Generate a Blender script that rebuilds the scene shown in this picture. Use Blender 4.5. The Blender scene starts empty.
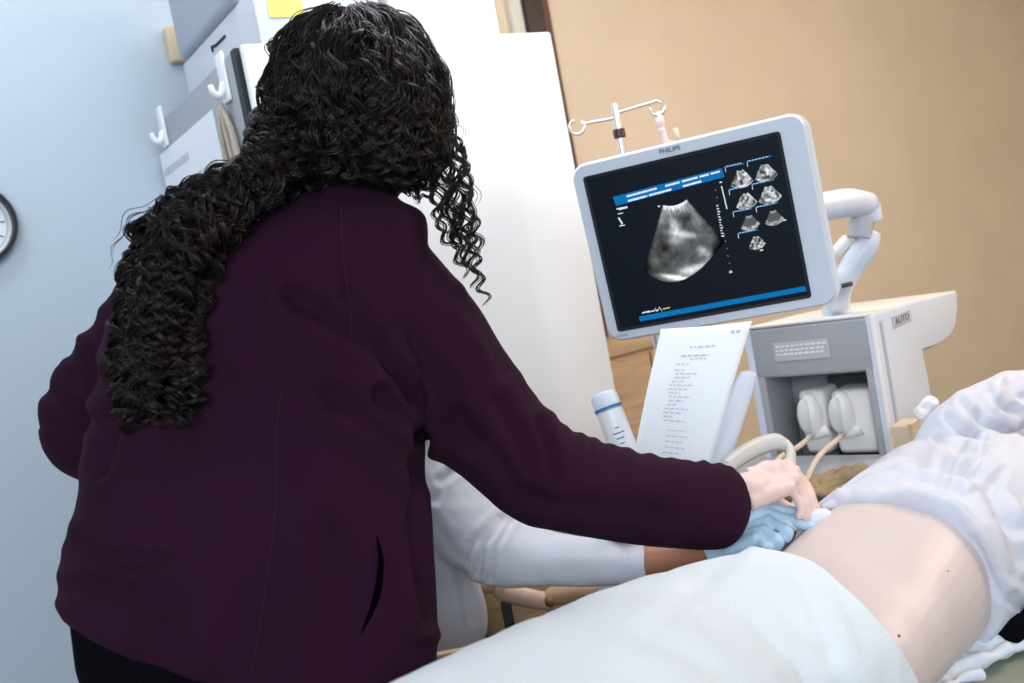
import bpy, bmesh, math, random
import numpy as np
from mathutils import Vector, Matrix
from mathutils.bvhtree import BVHTree
random.seed(7); rng = np.random.default_rng(7)

# ------------------------------------------------------------------ camera, light, exposure
F = 1000.0                                            # focal length in pixels of the 1024 x 683 frame
CAM = np.array([0, 0, 1.38]); PITCH = math.radians(-4); ROLL = math.radians(-10.7)
def _rx(a): c, s = math.cos(a), math.sin(a); return np.array([[1, 0, 0], [0, c, -s], [0, s, c]])
def _rz(a): c, s = math.cos(a), math.sin(a); return np.array([[c, -s, 0], [s, c, 0], [0, 0, 1]])
RC = _rx(math.pi/2 + PITCH) @ _rz(ROLL)
cam = bpy.data.objects.new('camera', bpy.data.cameras.new('camera'))
bpy.context.scene.collection.objects.link(cam)
cam.matrix_world = Matrix.Translation(Vector(CAM)) @ Matrix(RC.tolist()).to_4x4()
cam.data.sensor_width = 36; cam.data.lens = 36*F/1024; cam.data.clip_start = .02
cam.data.dof.use_dof = True; cam.data.dof.focus_distance = 1.62; cam.data.dof.aperture_fstop = 4.0
bpy.context.scene.camera = cam
sc = bpy.context.scene
sc.view_settings.view_transform = 'Standard'; sc.view_settings.look = 'None'
sc.view_settings.gamma = 1; sc.view_settings.use_curve_mapping = False
sc.view_settings.exposure = 0.50
w = bpy.data.worlds.new('world'); sc.world = w; w.use_nodes = True
w.node_tree.nodes['Background'].inputs[0].default_value = (.72, .85, 1, 1)
w.node_tree.nodes['Background'].inputs[1].default_value = .50
def area(name, loc, target, sx, sy, power, col, spread=180):
    l = bpy.data.lights.new(name, 'AREA'); l.shape = 'RECTANGLE'; l.size = sx; l.size_y = sy
    l.energy = power; l.color = col; l.spread = math.radians(spread)
    o = bpy.data.objects.new(name, l); sc.collection.objects.link(o)
    o.location = loc; o.rotation_euler = (Vector(target)-Vector(loc)).to_track_quat('-Z', 'Y').to_euler()
    return o
area('window_daylight', (-.35, -2.2, 2.45), (-.1, 2.0, 1.5), 2.0, 1.3, 50, (.85, .93, 1), 150)
area('ceiling_panel_light', (.1, 2.0, 2.66), (.1, 2.1, 0), 1.3, .8, 15, (.90, .95, 1))
area('added_wall_wash', (-1.2, 1.9, 2.66), (-1.5, 2.15, 1.3), .8, .25, 4, (.90, .95, 1))  # added light, no real fitting: brightens the upper blue wall
area('warm_ceiling_lamp', (2.3, 1.9, 2.5), (1.0, 2.7, 1.2), 1.1, 1.1, 33, (1, .80, .60))

# ------------------------------------------------------------------ helpers
def V(px, py, d): return CAM + RC @ np.array([(px-512)/F*d, (341.5-py)/F*d, -d])
def ray(px, py): return RC @ np.array([(px-512)/F, (341.5-py)/F, -1.0])
def onz(px, py, z): r = ray(px, py); return CAM + r*((z-CAM[2])/r[2])
def onplane(px, py, p0, n): r = ray(px, py); return CAM + r*(np.dot(np.array(p0)-CAM, n)/np.dot(r, n))
def proj(p): q = (np.asarray(p, float)-CAM) @ RC; return np.stack([512-F*q[..., 0]/q[..., 2], 341.5+F*q[..., 1]/q[..., 2], -q[..., 2]], -1)
XR, YU, ZF = RC[:, 0], RC[:, 1], -RC[:, 2]           # the photographer's right, up, forward
UP = np.array([0, 0, 1.0])
def nrm(v): v = np.asarray(v, float); return v/max(1e-9, np.linalg.norm(v))
def smooth_path(pts, n):
    """Catmull-Rom through rows of pts (any number of columns)."""
    P = np.array(pts, float); m = len(P)
    P = np.vstack([2*P[0]-P[1], P, 2*P[-1]-P[-2]]); out = []
    for t in np.linspace(0, m-1-1e-6, n):
        i = int(t); f = t-i; a, b, c, d = P[i:i+4]
        out.append(.5*(2*b+(c-a)*f+(2*a-5*b+4*c-d)*f*f+(3*b-a-3*c+d)*f**3))
    return np.array(out)

ORG = {}
class MB:
    def __init__(s): s.v = []; s.f = []; s.n = 0
    def add(s, v, f):
        v = np.asarray(v, float).reshape(-1, 3); s.v.append(v); s.f += [tuple(i+s.n for i in q) for q in f]; s.n += len(v); return s
    def loft(s, rings, caps=True, closed=True):
        k = len(rings[0]); m = len(rings); v = np.concatenate([np.asarray(r) for r in rings]); f = []
        for i in range(m-1):
            for j in range(k if closed else k-1):
                j2 = (j+1) % k; f.append((i*k+j, i*k+j2, (i+1)*k+j2, (i+1)*k+j))
        if caps and closed: f.append(tuple(range(k))[::-1]); f.append(tuple((m-1)*k+j for j in range(k)))
        return s.add(v, f)
    def tube(s, pts, r, n=10, caps=True, ref=None, flat=1.0, smooth=0):
        pts = np.array(pts, float); r = np.broadcast_to(np.asarray(r, float), (len(pts),))
        if smooth: q = smooth_path(np.column_stack([pts, r]), smooth); pts, r = q[:, :3], q[:, 3]
        T = np.gradient(pts, axis=0); T /= np.maximum(1e-9, np.linalg.norm(T, axis=1))[:, None]
        a = nrm(np.cross(T[0], ref if ref is not None else (UP if abs(T[0][2]) < .9 else [1, 0, 0])))
        rings = []; th = np.linspace(0, 2*math.pi, n, endpoint=False)
        for i in range(len(pts)):
            if ref is not None: a = nrm(np.cross(T[i], ref))
            else: a = nrm(a-T[i]*np.dot(a, T[i]))
            b = np.cross(T[i], a)
            rings.append(pts[i]+r[i]*(np.cos(th)[:, None]*a+flat*np.sin(th)[:, None]*b))
        return s.loft(rings, caps)
    def box(s, c, h, M=None):
        M = np.eye(3) if M is None else np.asarray(M); c = np.asarray(c, float)
        v = [c+M @ (np.array([i, j, k])*h) for i in (-1, 1) for j in (-1, 1) for k in (-1, 1)]
        return s.add(v, [(0, 1, 3, 2), (4, 6, 7, 5), (0, 4, 5, 1), (2, 3, 7, 6), (0, 2, 6, 4), (1, 5, 7, 3)])
    def prism(s, poly, ext):
        poly = np.asarray(poly, float); k = len(poly); v = np.vstack([poly, poly+np.asarray(ext)])
        return s.add(v, [tuple(range(k))[::-1], tuple(range(k, 2*k))]+[(i, (i+1) % k, (i+1) % k+k, i+k) for i in range(k)])
    def ball(s, c, r, M=None, nu=20, nv=12):
        M = np.eye(3) if M is None else np.asarray(M); r = np.broadcast_to(np.asarray(r, float), (3,)); rings = []
        for i in range(1, nv):
            ph = math.pi*i/nv; th = np.linspace(0, 2*math.pi, nu, endpoint=False)
            p = np.stack([np.cos(th)*math.sin(ph)*r[0], np.sin(th)*math.sin(ph)*r[1], np.full(nu, -math.cos(ph)*r[2])], 1)
            rings.append(np.asarray(c)+p @ M.T)
        return s.loft(rings)
    def mesh(s, name):
        me = bpy.data.meshes.new(name); me.from_pydata(np.concatenate(s.v).tolist(), [], s.f); me.update(); return me
    def build(s, name, mat, parent=None, smooth=False, bevel=0, seg=3, remesh=0, iters=0, post=None, sub=0):
        me = s.mesh(name); bm = bmesh.new(); bm.from_mesh(me)
        bmesh.ops.recalc_face_normals(bm, faces=bm.faces); bm.to_mesh(me); bm.free()
        o = bpy.data.objects.new(name, me); sc.collection.objects.link(o)
        if bevel:
            m = o.modifiers.new('b', 'BEVEL'); m.width = bevel; m.segments = seg; m.limit_method = 'ANGLE'; m.angle_limit = math.radians(35)
        if remesh:
            m = o.modifiers.new('r', 'REMESH'); m.mode = 'VOXEL'; m.voxel_size = remesh
        if iters:
            m = o.modifiers.new('s', 'SMOOTH'); m.factor = .5; m.iterations = iters
        if sub:
            m = o.modifiers.new('u', 'SUBSURF'); m.levels = m.render_levels = sub
        if o.modifiers:
            dg = bpy.context.evaluated_depsgraph_get(); me2 = bpy.data.meshes.new_from_object(o.evaluated_get(dg))
            o.modifiers.clear(); o.data = me2; bpy.data.meshes.remove(me); me = me2; me.name = name
        if post:
            co = np.empty(len(me.vertices)*3, 'f'); me.vertices.foreach_get('co', co); co = co.reshape(-1, 3).astype(float)
            no = np.empty(len(me.vertices)*3, 'f'); me.vertices.foreach_get('normal', no); no = no.reshape(-1, 3).astype(float)
            me.vertices.foreach_set('co', post(co, no).astype('f').ravel()); me.update()
        org = ORG.get(parent.name, np.zeros(3)) if parent else None
        if parent is None:
            lo = np.array([c[:] for c in o.bound_box]); org = np.array([*(lo.min(0)+lo.max(0))[:2]/2, lo[:, 2].min()]); o.location = org
        me.transform(Matrix.Translation(-Vector(org))); ORG[o.name] = org
        if parent is not None: o.parent = parent
        me.materials.clear(); me.materials.append(mat)
        me.polygons.foreach_set('use_smooth', [bool(smooth)]*len(me.polygons))
        if smooth and smooth is not True: me.set_sharp_from_angle(angle=math.radians(smooth))
        return o
def thing(name, loc, label, cat, group=None):
    o = bpy.data.objects.new(name, None); sc.collection.objects.link(o); o.empty_display_size = .05
    o.location = loc; ORG[o.name] = np.array(loc, float); return tag(o, label, cat, group)
def tag(o, label, cat, group=None):
    o['label'] = label; o['category'] = cat
    if group: o['group'] = group
    return o
def struct(o): o['kind'] = 'structure'; return o
def bvh(*objs):
    v = []; f = []; n = 0
    for o in objs:
        org = ORG[o.name]; v += [tuple(np.array(x.co)+org) for x in o.data.vertices]
        f += [tuple(i+n for i in p.vertices) for p in o.data.polygons]; n = len(v)
    return BVHTree.FromPolygons(v, f)
def hit(tree, px, py, lift=0):
    r = ray(px, py); h = tree.ray_cast(Vector(CAM), Vector(r))
    return None if h[0] is None else np.array(h[0])+lift*np.array(h[1])
def text(name, body, size, origin, xa, za, mat, parent, depth=.0004, align='CENTER', font_squeeze=1):
    c = bpy.data.curves.new(name, 'FONT'); c.body = body; c.size = size; c.extrude = depth; c.align_x = align; c.align_y = 'CENTER'; c.resolution_u = 3
    t = bpy.data.objects.new(name, c); sc.collection.objects.link(t)
    me = bpy.data.meshes.new_from_object(t.evaluated_get(bpy.context.evaluated_depsgraph_get())); bpy.data.objects.remove(t)
    xa = nrm(xa); za = nrm(za); ya = np.cross(xa, za)
    co = np.array([v.co[:] for v in me.vertices]); wc = np.asarray(origin)+co[:, :1]*font_squeeze*xa+co[:, 1:2]*za-co[:, 2:3]*ya
    mb = MB().add(wc, [tuple(p.vertices) for p in me.polygons]); bpy.data.meshes.remove(me)
    return mb.build(name, mat, parent)

# ------------------------------------------------------------------ materials
def mat(name, col, rough=.5, spec=.5, bump=0, bscale=200, var=0, vscale=8, metal=0, col2=None, sheen=0, sss=0, emit=0, coat=0, detail=2, vstretch=None):
    m = bpy.data.materials.new(name); m.use_nodes = True; nt = m.node_tree; b = nt.nodes['Principled BSDF']
    b.inputs['Base Color'].default_value = (*col, 1); b.inputs['Roughness'].default_value = rough
    b.inputs['Specular IOR Level'].default_value = spec; b.inputs['Metallic'].default_value = metal
    if sheen: b.inputs['Sheen Weight'].default_value = sheen; b.inputs['Sheen Roughness'].default_value = .4; b.inputs['Sheen Tint'].default_value = (*[min(1, c*3+.15) for c in col], 1)
    if sss: b.inputs['Subsurface Weight'].default_value = sss; b.inputs['Subsurface Radius'].default_value = (.012, .005, .003); b.inputs['Subsurface Scale'].default_value = 1
    if coat: b.inputs['Coat Weight'].default_value = coat; b.inputs['Coat Roughness'].default_value = .12
    if emit: b.inputs['Emission Color'].default_value = (*col, 1); b.inputs['Emission Strength'].default_value = emit
    tc = nt.nodes.new('ShaderNodeTexCoord')
    if var or col2:
        n = nt.nodes.new('ShaderNodeTexNoise'); n.inputs['Scale'].default_value = vscale; n.inputs['Detail'].default_value = 5
        src = tc.outputs['Object']
        if vstretch:
            mp = nt.nodes.new('ShaderNodeMapping'); mp.inputs['Scale'].default_value = vstretch; nt.links.new(src, mp.inputs[0]); src = mp.outputs[0]
        nt.links.new(src, n.inputs['Vector'])
        r = nt.nodes.new('ShaderNodeValToRGB'); c2 = col2 or [c*(1-var) for c in col]
        r.color_ramp.elements[0].position = .35; r.color_ramp.elements[1].position = .65
        r.color_ramp.elements[0].color = (*c2, 1); r.color_ramp.elements[1].color = (*col, 1)
        nt.links.new(n.outputs['Fac'], r.inputs[0]); nt.links.new(r.outputs[0], b.inputs['Base Color'])
    if bump:
        n = nt.nodes.new('ShaderNodeTexNoise'); n.inputs['Scale'].default_value = bscale; n.inputs['Detail'].default_value = detail
        nt.links.new(tc.outputs['Object'], n.inputs['Vector']); bp = nt.nodes.new('ShaderNodeBump'); bp.inputs['Strength'].default_value = bump; bp.inputs['Distance'].default_value = .002
        nt.links.new(n.outputs['Fac'], bp.inputs['Height']); nt.links.new(bp.outputs[0], b.inputs['Normal'])
    return m
M = dict(
 wall_blue=mat('pale_blue_paint', (.51, .585, .665), .85, .2, .25, 90),
 wall_tan=mat('tan_paint', (.80, .655, .49), .8, .25, .25, 90, .06, 3),
 ceil=mat('ceiling_paint', (.8, .8, .8), .9), floor=mat('vinyl_floor', (.22, .19, .17), .4, .4, .1, 60, .25, 5),
 trimw=mat('dark_stained_trim', (.035, .02, .018), .4, .4, .2, 60, .4, 30), trimr=mat('reddish_stained_trim', (.12, .045, .035), .4, .4),
 cream=mat('cream_trim', (.75, .72, .62), .6),
 fridge=mat('white_enamel', (.79, .81, .84), .28, .45, .03, 400), fridge_side=mat('shaded_white_enamel_side', (.36, .38, .42), .45, .4, .05, 500),
 gasket=mat('dark_gasket', (.02, .025, .03), .6), hook=mat('white_glossy_plastic', (.9, .9, .92), .25),
 paper=mat('white_paper', (.86, .88, .92), .8, .2, .05, 60), ink=mat('grey_ink', (.50, .52, .60), .8), inkd=mat('dark_ink', (.1, .12, .16), .8),
 card=mat('white_box_card', (.62, .64, .70), .6, .3, .06, 60), cardd=mat('light_grey_box_card', (.40, .43, .50), .6), slot=mat('dark_slot', (.02, .025, .03), .8),
 yellow=mat('yellow_note', (.88, .90, .18), .7), cloth_tan=mat('beige_cloth', (.55, .47, .40), .9, .1, .3, 200, .2, 30),
 cartan=mat('tan_card', (.66, .54, .38), .7), sack=mat('tan_sack_cloth', (.42, .32, .20), .9, .1, .3, 150, .3, 40),
 steel=mat('brushed_steel', (.72, .71, .70), .28, .5, metal=.9), collar=mat('dark_plum_plastic', (.05, .015, .02), .4), pink=mat('pale_pink_plastic', (.85, .68, .66), .5),
 shell=mat('white_moulded_plastic', (.66, .71, .81), .38, .45, .03, 500), shellw=mat('warm_white_plastic', (.84, .82, .80), .38, .45),
 grey=mat('grey_moulded_plastic', (.37, .38, .41), .5, .4, .05, 500), greyl=mat('light_grey_label', (.48, .49, .51), .5), greyd=mat('charcoal_plastic', (.045, .05, .055), .5), slate=mat('dark_slate_bezel', (.012, .018, .024), .5, .25),
 navy=mat('navy_ink', (.05, .06, .12), .6), ring=mat('ivory_plastic', (.66, .66, .64), .4, .5), cable=mat('beige_cable', (.70, .58, .47), .5),
 bottle=mat('white_squeeze_bottle', (.86, .89, .92), .35, .5), blue=mat('blue_band', (.02, .16, .42), .5),
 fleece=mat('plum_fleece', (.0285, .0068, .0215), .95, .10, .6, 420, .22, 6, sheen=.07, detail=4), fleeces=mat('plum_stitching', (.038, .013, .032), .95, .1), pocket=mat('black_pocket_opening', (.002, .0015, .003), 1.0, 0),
 black=mat('black_trouser_cloth', (.004, .004, .006), .95, .03, .2, 300), shoe=mat('black_shoe', (.01, .01, .012), .5),
 skin=mat('light_skin', (.84, .63, .58), .5, .4, .12, 140, .10, 25, sss=.12), skinb=mat('pale_belly_skin', (.72, .60, .575), .42, .45, .08, 120, .05, 12, sss=.12), skind=mat('tan_brown_skin', (.46, .20, .12), .5, .4, .1, 140, .1, 25, sss=.08),
 glove=mat('light_blue_nitrile', (.54, .76, .96), .42, .5, .1, 90), probe=mat('pale_blue_white_plastic', (.74, .84, .95), .35),
 shirt=mat('white_knit', (.66, .68, .76), .9, .15, .18, 380, .05, 14), shirtp=mat('white_lavender_jersey', (.68, .69, .77), .9, .15, .2, 300, .05, 10), towel=mat('white_terry_towel', (.79, .85, .91), .95, .1, .9, 330, .05, 6, detail=5),
 matt=mat('olive_grey_vinyl', (.30, .33, .27), .6, .3, .1, 80), sheet=mat('white_sheet', (.80, .84, .92), .9, .1, .1, 100),
 frame=mat('bed_frame_metal', (.4, .42, .45), .4, metal=.6), wood=mat('tan_wood', (.66, .45, .27), .5, .4, .08, 60, .25, 6, vstretch=(1, 1, 8)), woodl=mat('worn_arm_wood', (.78, .56, .44), .4, .45, .05, 60, .3, 20), woodk=mat('dark_wood_knot', (.22, .10, .05), .5),
 hair=mat('black_brown_curls', (.018, .0105, .008), .30, .36, col2=(.004, .003, .003), vscale=16), hairc=mat('dark_scalp_hair', (.006, .005, .005), .6, .3),
 lips=mat('lips', (.5, .2, .18), .5), eye=mat('eye_white', (.8, .8, .8), .2), iris=mat('dark_iris', (.03, .015, .01), .2), brow=mat('dark_brow', (.02, .013, .01), .7),
 clockw=mat('clock_face_white', (.82, .86, .9), .5), clockb=mat('clock_rim_black', (.008, .009, .012), .3),
)
def emis(name, col, s=1.0, noise=None):
    m = bpy.data.materials.new(name); m.use_nodes = True; nt = m.node_tree; nt.nodes.clear()
    e = nt.nodes.new('ShaderNodeEmission'); o = nt.nodes.new('ShaderNodeOutputMaterial'); e.inputs[0].default_value = (*col, 1); e.inputs[1].default_value = s
    nt.links.new(e.outputs[0], o.inputs[0]); return m
SCR_BLUE = emis('screen_blue', (.005, .15, .42), .8); SCR_WHITE = emis('screen_white', (.75, .85, .95), .75); SCR_YEL = emis('screen_yellow', (.7, .6, .2), .6)
m = bpy.data.materials.new('screen_black'); m.use_nodes = True; b = m.node_tree.nodes['Principled BSDF']
b.inputs['Base Color'].default_value = (.004, .006, .01, 1); b.inputs['Roughness'].default_value = .5; b.inputs['Specular IOR Level'].default_value = .12; b.inputs['Emission Color'].default_value = (.25, .5, 1, 1); b.inputs['Emission Strength'].default_value = .004; SCR = m

# ------------------------------------------------------------------ the room
AW = math.radians(31.5); E1 = np.array([math.cos(AW), math.sin(AW), 0]); E2 = np.array([-math.sin(AW), math.cos(AW), 0])
FO = onz(234, 46, 1.95)*[1, 1, 0]                     # near bottom corner of the refrigerator
MF = np.stack([E1, E2, UP], 1)
def fr(x, y, z): return FO+MF @ np.array([x, y, z])
YW = .77                                              # wall plane behind the refrigerator
struct(MB().box((0.9, 1.6, -.05), (4.2, 4.2, .05)).build('floor', M['floor']))
struct(MB().box((0.9, 1.6, 2.75), (4.2, 4.2, .05)).build('ceiling', M['ceil']))
XT = .90
struct(MB().box(fr(-1.40+XT/2, YW+.05, 1.35), (1.40+XT/2, .05, 1.35), MF).build('wall_left', M['wall_blue']))
struct(MB().box(fr(XT+2.2, YW+.05, 1.35), (2.2, .05, 1.35), MF).build('wall_right', M['wall_tan']))
struct(MB().box(fr(-1.40+XT/2, YW-.008, .06), (1.40+XT/2, .008, .06), MF).build('baseboard_left', M['cream'], bevel=.004))
struct(MB().box(fr(XT+2.2, YW-.008, .06), (2.2, .008, .06), MF).build('baseboard_right', M['cream'], bevel=.004))
def wx(px, py): p = onplane(px, py, fr(0, YW, 0), E2)-FO; return p @ E1
xa, xb, xc, xd = wx(507, 12), wx(519, 12), wx(536, 12), wx(546, 12)
struct(MB().box(fr((xa+xb)/2, YW-.012, 1.35), ((xb-xa)/2, .012, 1.35), MF).build('trim_1', M['cream'], bevel=.004))
struct(MB().box(fr((xb+xc)/2, YW-.022, 1.35), ((xc-xb)/2, .022, 1.35), MF).build('trim_2', M['trimw'], bevel=.004))
struct(MB().box(fr((xc+xd)/2, YW-.012, 1.35), ((xd-xc)/2, .012, 1.35), MF).build('trim_3', M['trimr'], bevel=.004))

struct(MB().box(fr(4.35, -1.0, 1.35), (.05, 1.8, 1.35), MF).build('wall_side', M['wall_tan']))

# ------------------------------------------------------------------ refrigerator
FW, FD, FH = .812, .70, 1.95
t = thing('refrigerator', fr(FW/2, FD/2, 0), 'tall white refrigerator with a dark door gasket standing against the blue wall', 'refrigerator')
DT = .028
MB().box(fr(FW/2, (FD+DT+.006)/2, FH/2+.02), (FW/2, (FD-DT-.006)/2, FH/2-.02), MF).build('cabinet', M['fridge_side'], t, 40, bevel=.008)  # white cabinet, the shade on its side put into the grey colour
MB().box(fr(FW/2, DT/2+.008, FH/2+.02), (FW/2-.001, DT/2, FH/2-.022), MF).build('gasket', M['gasket'], t)
d1 = MB().box(fr(FW/2+.004, -.006, (FH+.62)/2), (FW/2-.005, .010, (FH-.62)/2), MF).build('door', M['fridge'], t, 40, bevel=.008, seg=4)
MB().box(fr(FW/2+.004, -.006, .35), (FW/2-.005, .010, .255), MF).build('door', M['fridge'], t, 40, bevel=.008, seg=4)
MB().box(fr(.06, -.03, .95), (.012, .018, .16), MF).build('handle', M['shell'], d1, 40, bevel=.008)
MB().box(fr(FW/2, DT+.02, .045), (FW/2-.03, .02, .045), MF).build('kick_grille', M['greyd'], t)
# hooks on its left side
XS = -E1                                              # outward from the side
def sidept(px, py, off=0): return onplane(px, py, fr(-off, 0, 0), E1)
for (px, py, lab) in [(225, 78, 'white adhesive hook on the refrigerator side, nearest the door gasket'), (164, 127, 'white adhesive hook on the refrigerator side, nearest the wall corner')]:
    p = sidept(px, py)
    h = thing('wall_hook', p-[0, 0, .06], lab, 'hook', 'white adhesive hooks on the refrigerator side')
    MB().box(p+XS*.004, (.004, .024, .054), MF).build('back_plate', M['hook'], h, 40, bevel=.004)
    q = p-UP*.022+XS*.006
    MB().tube([q+UP*.012, q+XS*.008-UP*.010, q+XS*.018-UP*.016, q+XS*.027-UP*.006, q+XS*.030+UP*.008], [.008, .008, .008, .0075, .006], 12, smooth=14).build('hook_arm', M['hook'], h, True)
# cloth strap hanging from the near hook
p = sidept(227, 106)+XS*.012; mb = MB()
for k, (dx, r) in enumerate([(-.030, .013), (-.006, .011), (.020, .011)]):
    L = .20+.03*k
    mb.tube([p+E2*dx*.3+XS*.004, p+E2*(dx-.002)-UP*L*.3+XS*.004*k, p+E2*(dx*1.4)-UP*L*.65, p+E2*(dx*1.9)-UP*L], [r*.6, r, r*1.1, r*.9], 8, smooth=12, flat=.6)
tag(mb.build('cloth_strap', M['cloth_tan'], None, True), 'crumpled beige cloth straps hanging from the nearer refrigerator hook', 'strap')
# notice sheet on the side
c0 = sidept(214, 113)-FO; c1 = sidept(160, 152)-FO
y0, y1 = c0 @ E2, c1 @ E2; zt = (c0[2]+c1[2])/2
t = thing('paper_notice', fr(-.003, (y0+y1)/2, zt-.42), 'white printed notice on the refrigerator side below the hooks', 'notice')
MB().box(fr(-.002, (y0+y1)/2, zt-.21), (.001, (y1-y0)/2, .21), MF).build('sheet', M['paper'], t)
mb = MB(); yy = y1-.02
for k in range(16):                                   # unreadable heading, in word-like runs
    wd = random.uniform(.006, .02)
    if yy-wd < y0+.02: break
    mb.box(fr(-.0034, yy-wd/2, zt-.055), (.0003, wd/2, .010), MF); yy -= wd+.006
mb.build('heading', M['ink'], t)
mb = MB()
for r_ in range(7):
    yy = y1-.03
    while yy > y0+.05:
        wd = random.uniform(.01, .03); mb.box(fr(-.0034, yy-wd/2, zt-.11-.035*r_), (.0003, wd/2, .003), MF); yy -= wd+.008
mb.build('body_lines', M['ink'], t)

# boxes on top: front faces in the refrigerator's frame
def topbox(name, x0, x1, y0, y1, z0, z1, m, lab, lid=0, bev=.004, cat='box', yaw=0):
    R_ = MF @ _rz(yaw)
    c = fr((x0+x1)/2, (y0+y1)/2, (z0+z1)/2)
    t = thing(name, c-UP*(z1-z0)/2, lab, cat)
    MB().box(c-UP*(lid/2), ((x1-x0)/2, (y1-y0)/2, (z1-z0-lid)/2), R_).build('box_body', m, t, 40, bevel=bev)
    if lid: MB().box(c+UP*((z1-z0)/2-lid/2), ((x1-x0)/2+.005, (y1-y0)/2+.005, lid/2), R_).build('lid', m, t, 40, bevel=bev)
    return t, c, R_
Z0 = FH+.001
t, c, R_ = topbox('storage_box', .065, .24, .012, .60, Z0, Z0+.122, M['card'], 'low white cardboard box with a dark slot handle, on the refrigerator top beside the wall')
def sp2(px, py, x=.065): return onplane(px, py, fr(x-.0015, 0, 0), E1)
a = sp2(213, 52); b_ = sp2(225, 36)
MB().tube([a, a+UP*.012+(b_-a)*.02, a+(b_-a)*.25+UP*.006, b_], [.0035]*4, 6, smooth=10).build('handle_slot', M['slot'], t)
t, c, R_ = topbox('storage_box', .050, .20, .10, .58, Z0+.123, Z0+.33, M['cardd'], 'pale grey box with a rounded rim stacked on the low slotted white box', bev=.02)
t, c, R_ = topbox('storage_box', .205, .375, .012, .40, Z0+.123, Z0+.28, M['card'], 'white box in the middle of the row high on the refrigerator top')
t2, c, R_ = topbox('storage_box', .245, .372, .03, .40, Z0, Z0+.121, M['card'], 'small white box underneath the middle box on the refrigerator top')
n1 = onplane(267, 1, fr(0, .008, 0), E2)-FO; n2 = onplane(306, 22, fr(0, .008, 0), E2)-FO
tag(MB().box(fr((n1[0]*0+n1 @ E1+n2 @ E1)/2, .010, Z0+.100), ((n2 @ E1-n1 @ E1)/2, .0010, .040), MF).build('sticky_note', M['yellow'], None), 'bright yellow sticky note on the white boxes above the refrigerator door', 'note')
t, c, R_ = topbox('storage_box', .395, .69, .03, .5, Z0, Z0+.25, M['fridge'], 'large bright white box at the right end of the refrigerator top')
# beige cover plate on the wall beside the boxes
wp = onplane(166, 44, fr(0, YW, 0), E2)
tag(MB().box(wp-E2*.022+E1*.03-UP*.01, (.035, .021, .05), MF).build('wall_box', M['cartan'], None, bevel=.008), 'small beige box fixed on the blue wall left of the stacked boxes', 'wall box')

# ------------------------------------------------------------------ wall clock
cc = onplane(-29, 226, fr(0, YW, 0), E2); R_ = .105
t = thing('wall_clock', cc-E2*.0-UP*R_, 'round wall clock with a black rim on the blue wall', 'clock')
th = np.linspace(0, 2*math.pi, 65)[:-1]; circ = lambda r, y: cc+np.outer(np.cos(th)*r, E1)+np.outer(np.sin(th)*r, UP)-E2*y
MB().loft([circ(R_, .0), circ(R_, .03), circ(R_-.004, .036), circ(R_-.010, .036), circ(R_-.014, .024), circ(R_-.014, .004)], caps=False).build('rim', M['clockb'], t, 50)
MB().loft([circ(R_-.013, .002), circ(R_-.013, .008)]).build('clock_face', M['clockw'], t)
MB().loft([circ(R_-.022, .0082), circ(R_-.022, .009), circ(R_-.025, .009), circ(R_-.025, .0082)], caps=False).build('inner_ring', M['ink'], t)
mb = MB()
for k in range(12):
    a = math.pi*k/6; d_ = math.cos(a)*E1+math.sin(a)*UP; mb.box(cc+d_*(R_-.034)-E2*.009, (.006, .001, .0015), np.stack([d_, E2, np.cross(d_, E2)], 1))
mb.build('hour_marks', M['inkd'], t)
for L, a in [(.045, 2.3), (.065, .6)]:
    d_ = math.cos(a)*E1+math.sin(a)*UP; MB().box(cc+d_*L/2-E2*.011, (L/2, .001, .002), np.stack([d_, E2, np.cross(d_, E2)], 1)).build('clock_hand', M['inkd'], t)

# ------------------------------------------------------------------ drip stand
DP = 2.30
b0 = V(614, 104, DP); base = np.array([b0[0], b0[1], 0])
t = thing('drip_stand', base, 'steel drip stand with two looped hooks standing behind the ultrasound monitor', 'stand')
ztop = b0[2]
MB().tube([base+UP*.09, base+UP*1.05], .0135, 16).build('lower_pole', M['steel'], t, 50)
MB().tube([base+UP*1.0, base+UP*ztop], .0085, 16).build('upper_pole', M['steel'], t, 50)
zc = V(621, 133, DP)[2]
MB().tube([base+UP*(zc-.011), base+UP*(zc-.009), base+UP*(zc+.009), base+UP*(zc+.011)], [.010, .014, .014, .010], 16).build('collar', M['collar'], t, 50)
zb = onplane(616, 115, base, np.array([0, 1, 0]))[2]
cl = onplane(582, 124, base, np.array([0, 1, 0])); cr = onplane(650, 103, base, np.array([0, 1, 0]))
MB().tube([cl, base+UP*cl[2], base+UP*((cl[2]+cr[2])/2), cr], .0035, 8, smooth=20).build('crossbar', M['steel'], t, 50)
for (px, py, s) in [(577, 127, -1), (657, 108, 1)]:
    c = onplane(px, py, base, np.array([0, 1, 0])); a = np.linspace(math.pi*.55, math.pi*2.25, 22) if s < 0 else np.linspace(math.pi*.9, math.pi*2.75, 22)
    MB().tube([c+.017*np.array([math.cos(q), .25*math.sin(q), math.sin(q)]) for q in a], .0036, 8).build('hook', M['steel'], t, True)
mb = MB()
for k in range(5):
    a = k*2*math.pi/5+.3; d_ = np.array([math.cos(a), math.sin(a), 0]); mb = MB().tube([base+UP*.10, base+d_*.08+UP*.085, base+d_*.15+UP*.065], [.012, .011, .009], 10)
    lg = mb.build('leg', M['steel'], t, 50)
    MB().ball(base+d_*.15+UP*.03, (.03, .03, .03)).build('caster', M['greyd'], lg, True)
c = onplane(659, 116, base, np.array([0, 1, 0]))
t = thing('drip_clamp', c-UP*.09, 'pale pink plastic clamp hanging from the right hook of the drip stand', 'clamp')
MB().tube([c+UP*.01, c-UP*.012, c-UP*.03], [.006, .011, .008], 12, smooth=10).build('clip', M['pink'], t, True)
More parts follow.
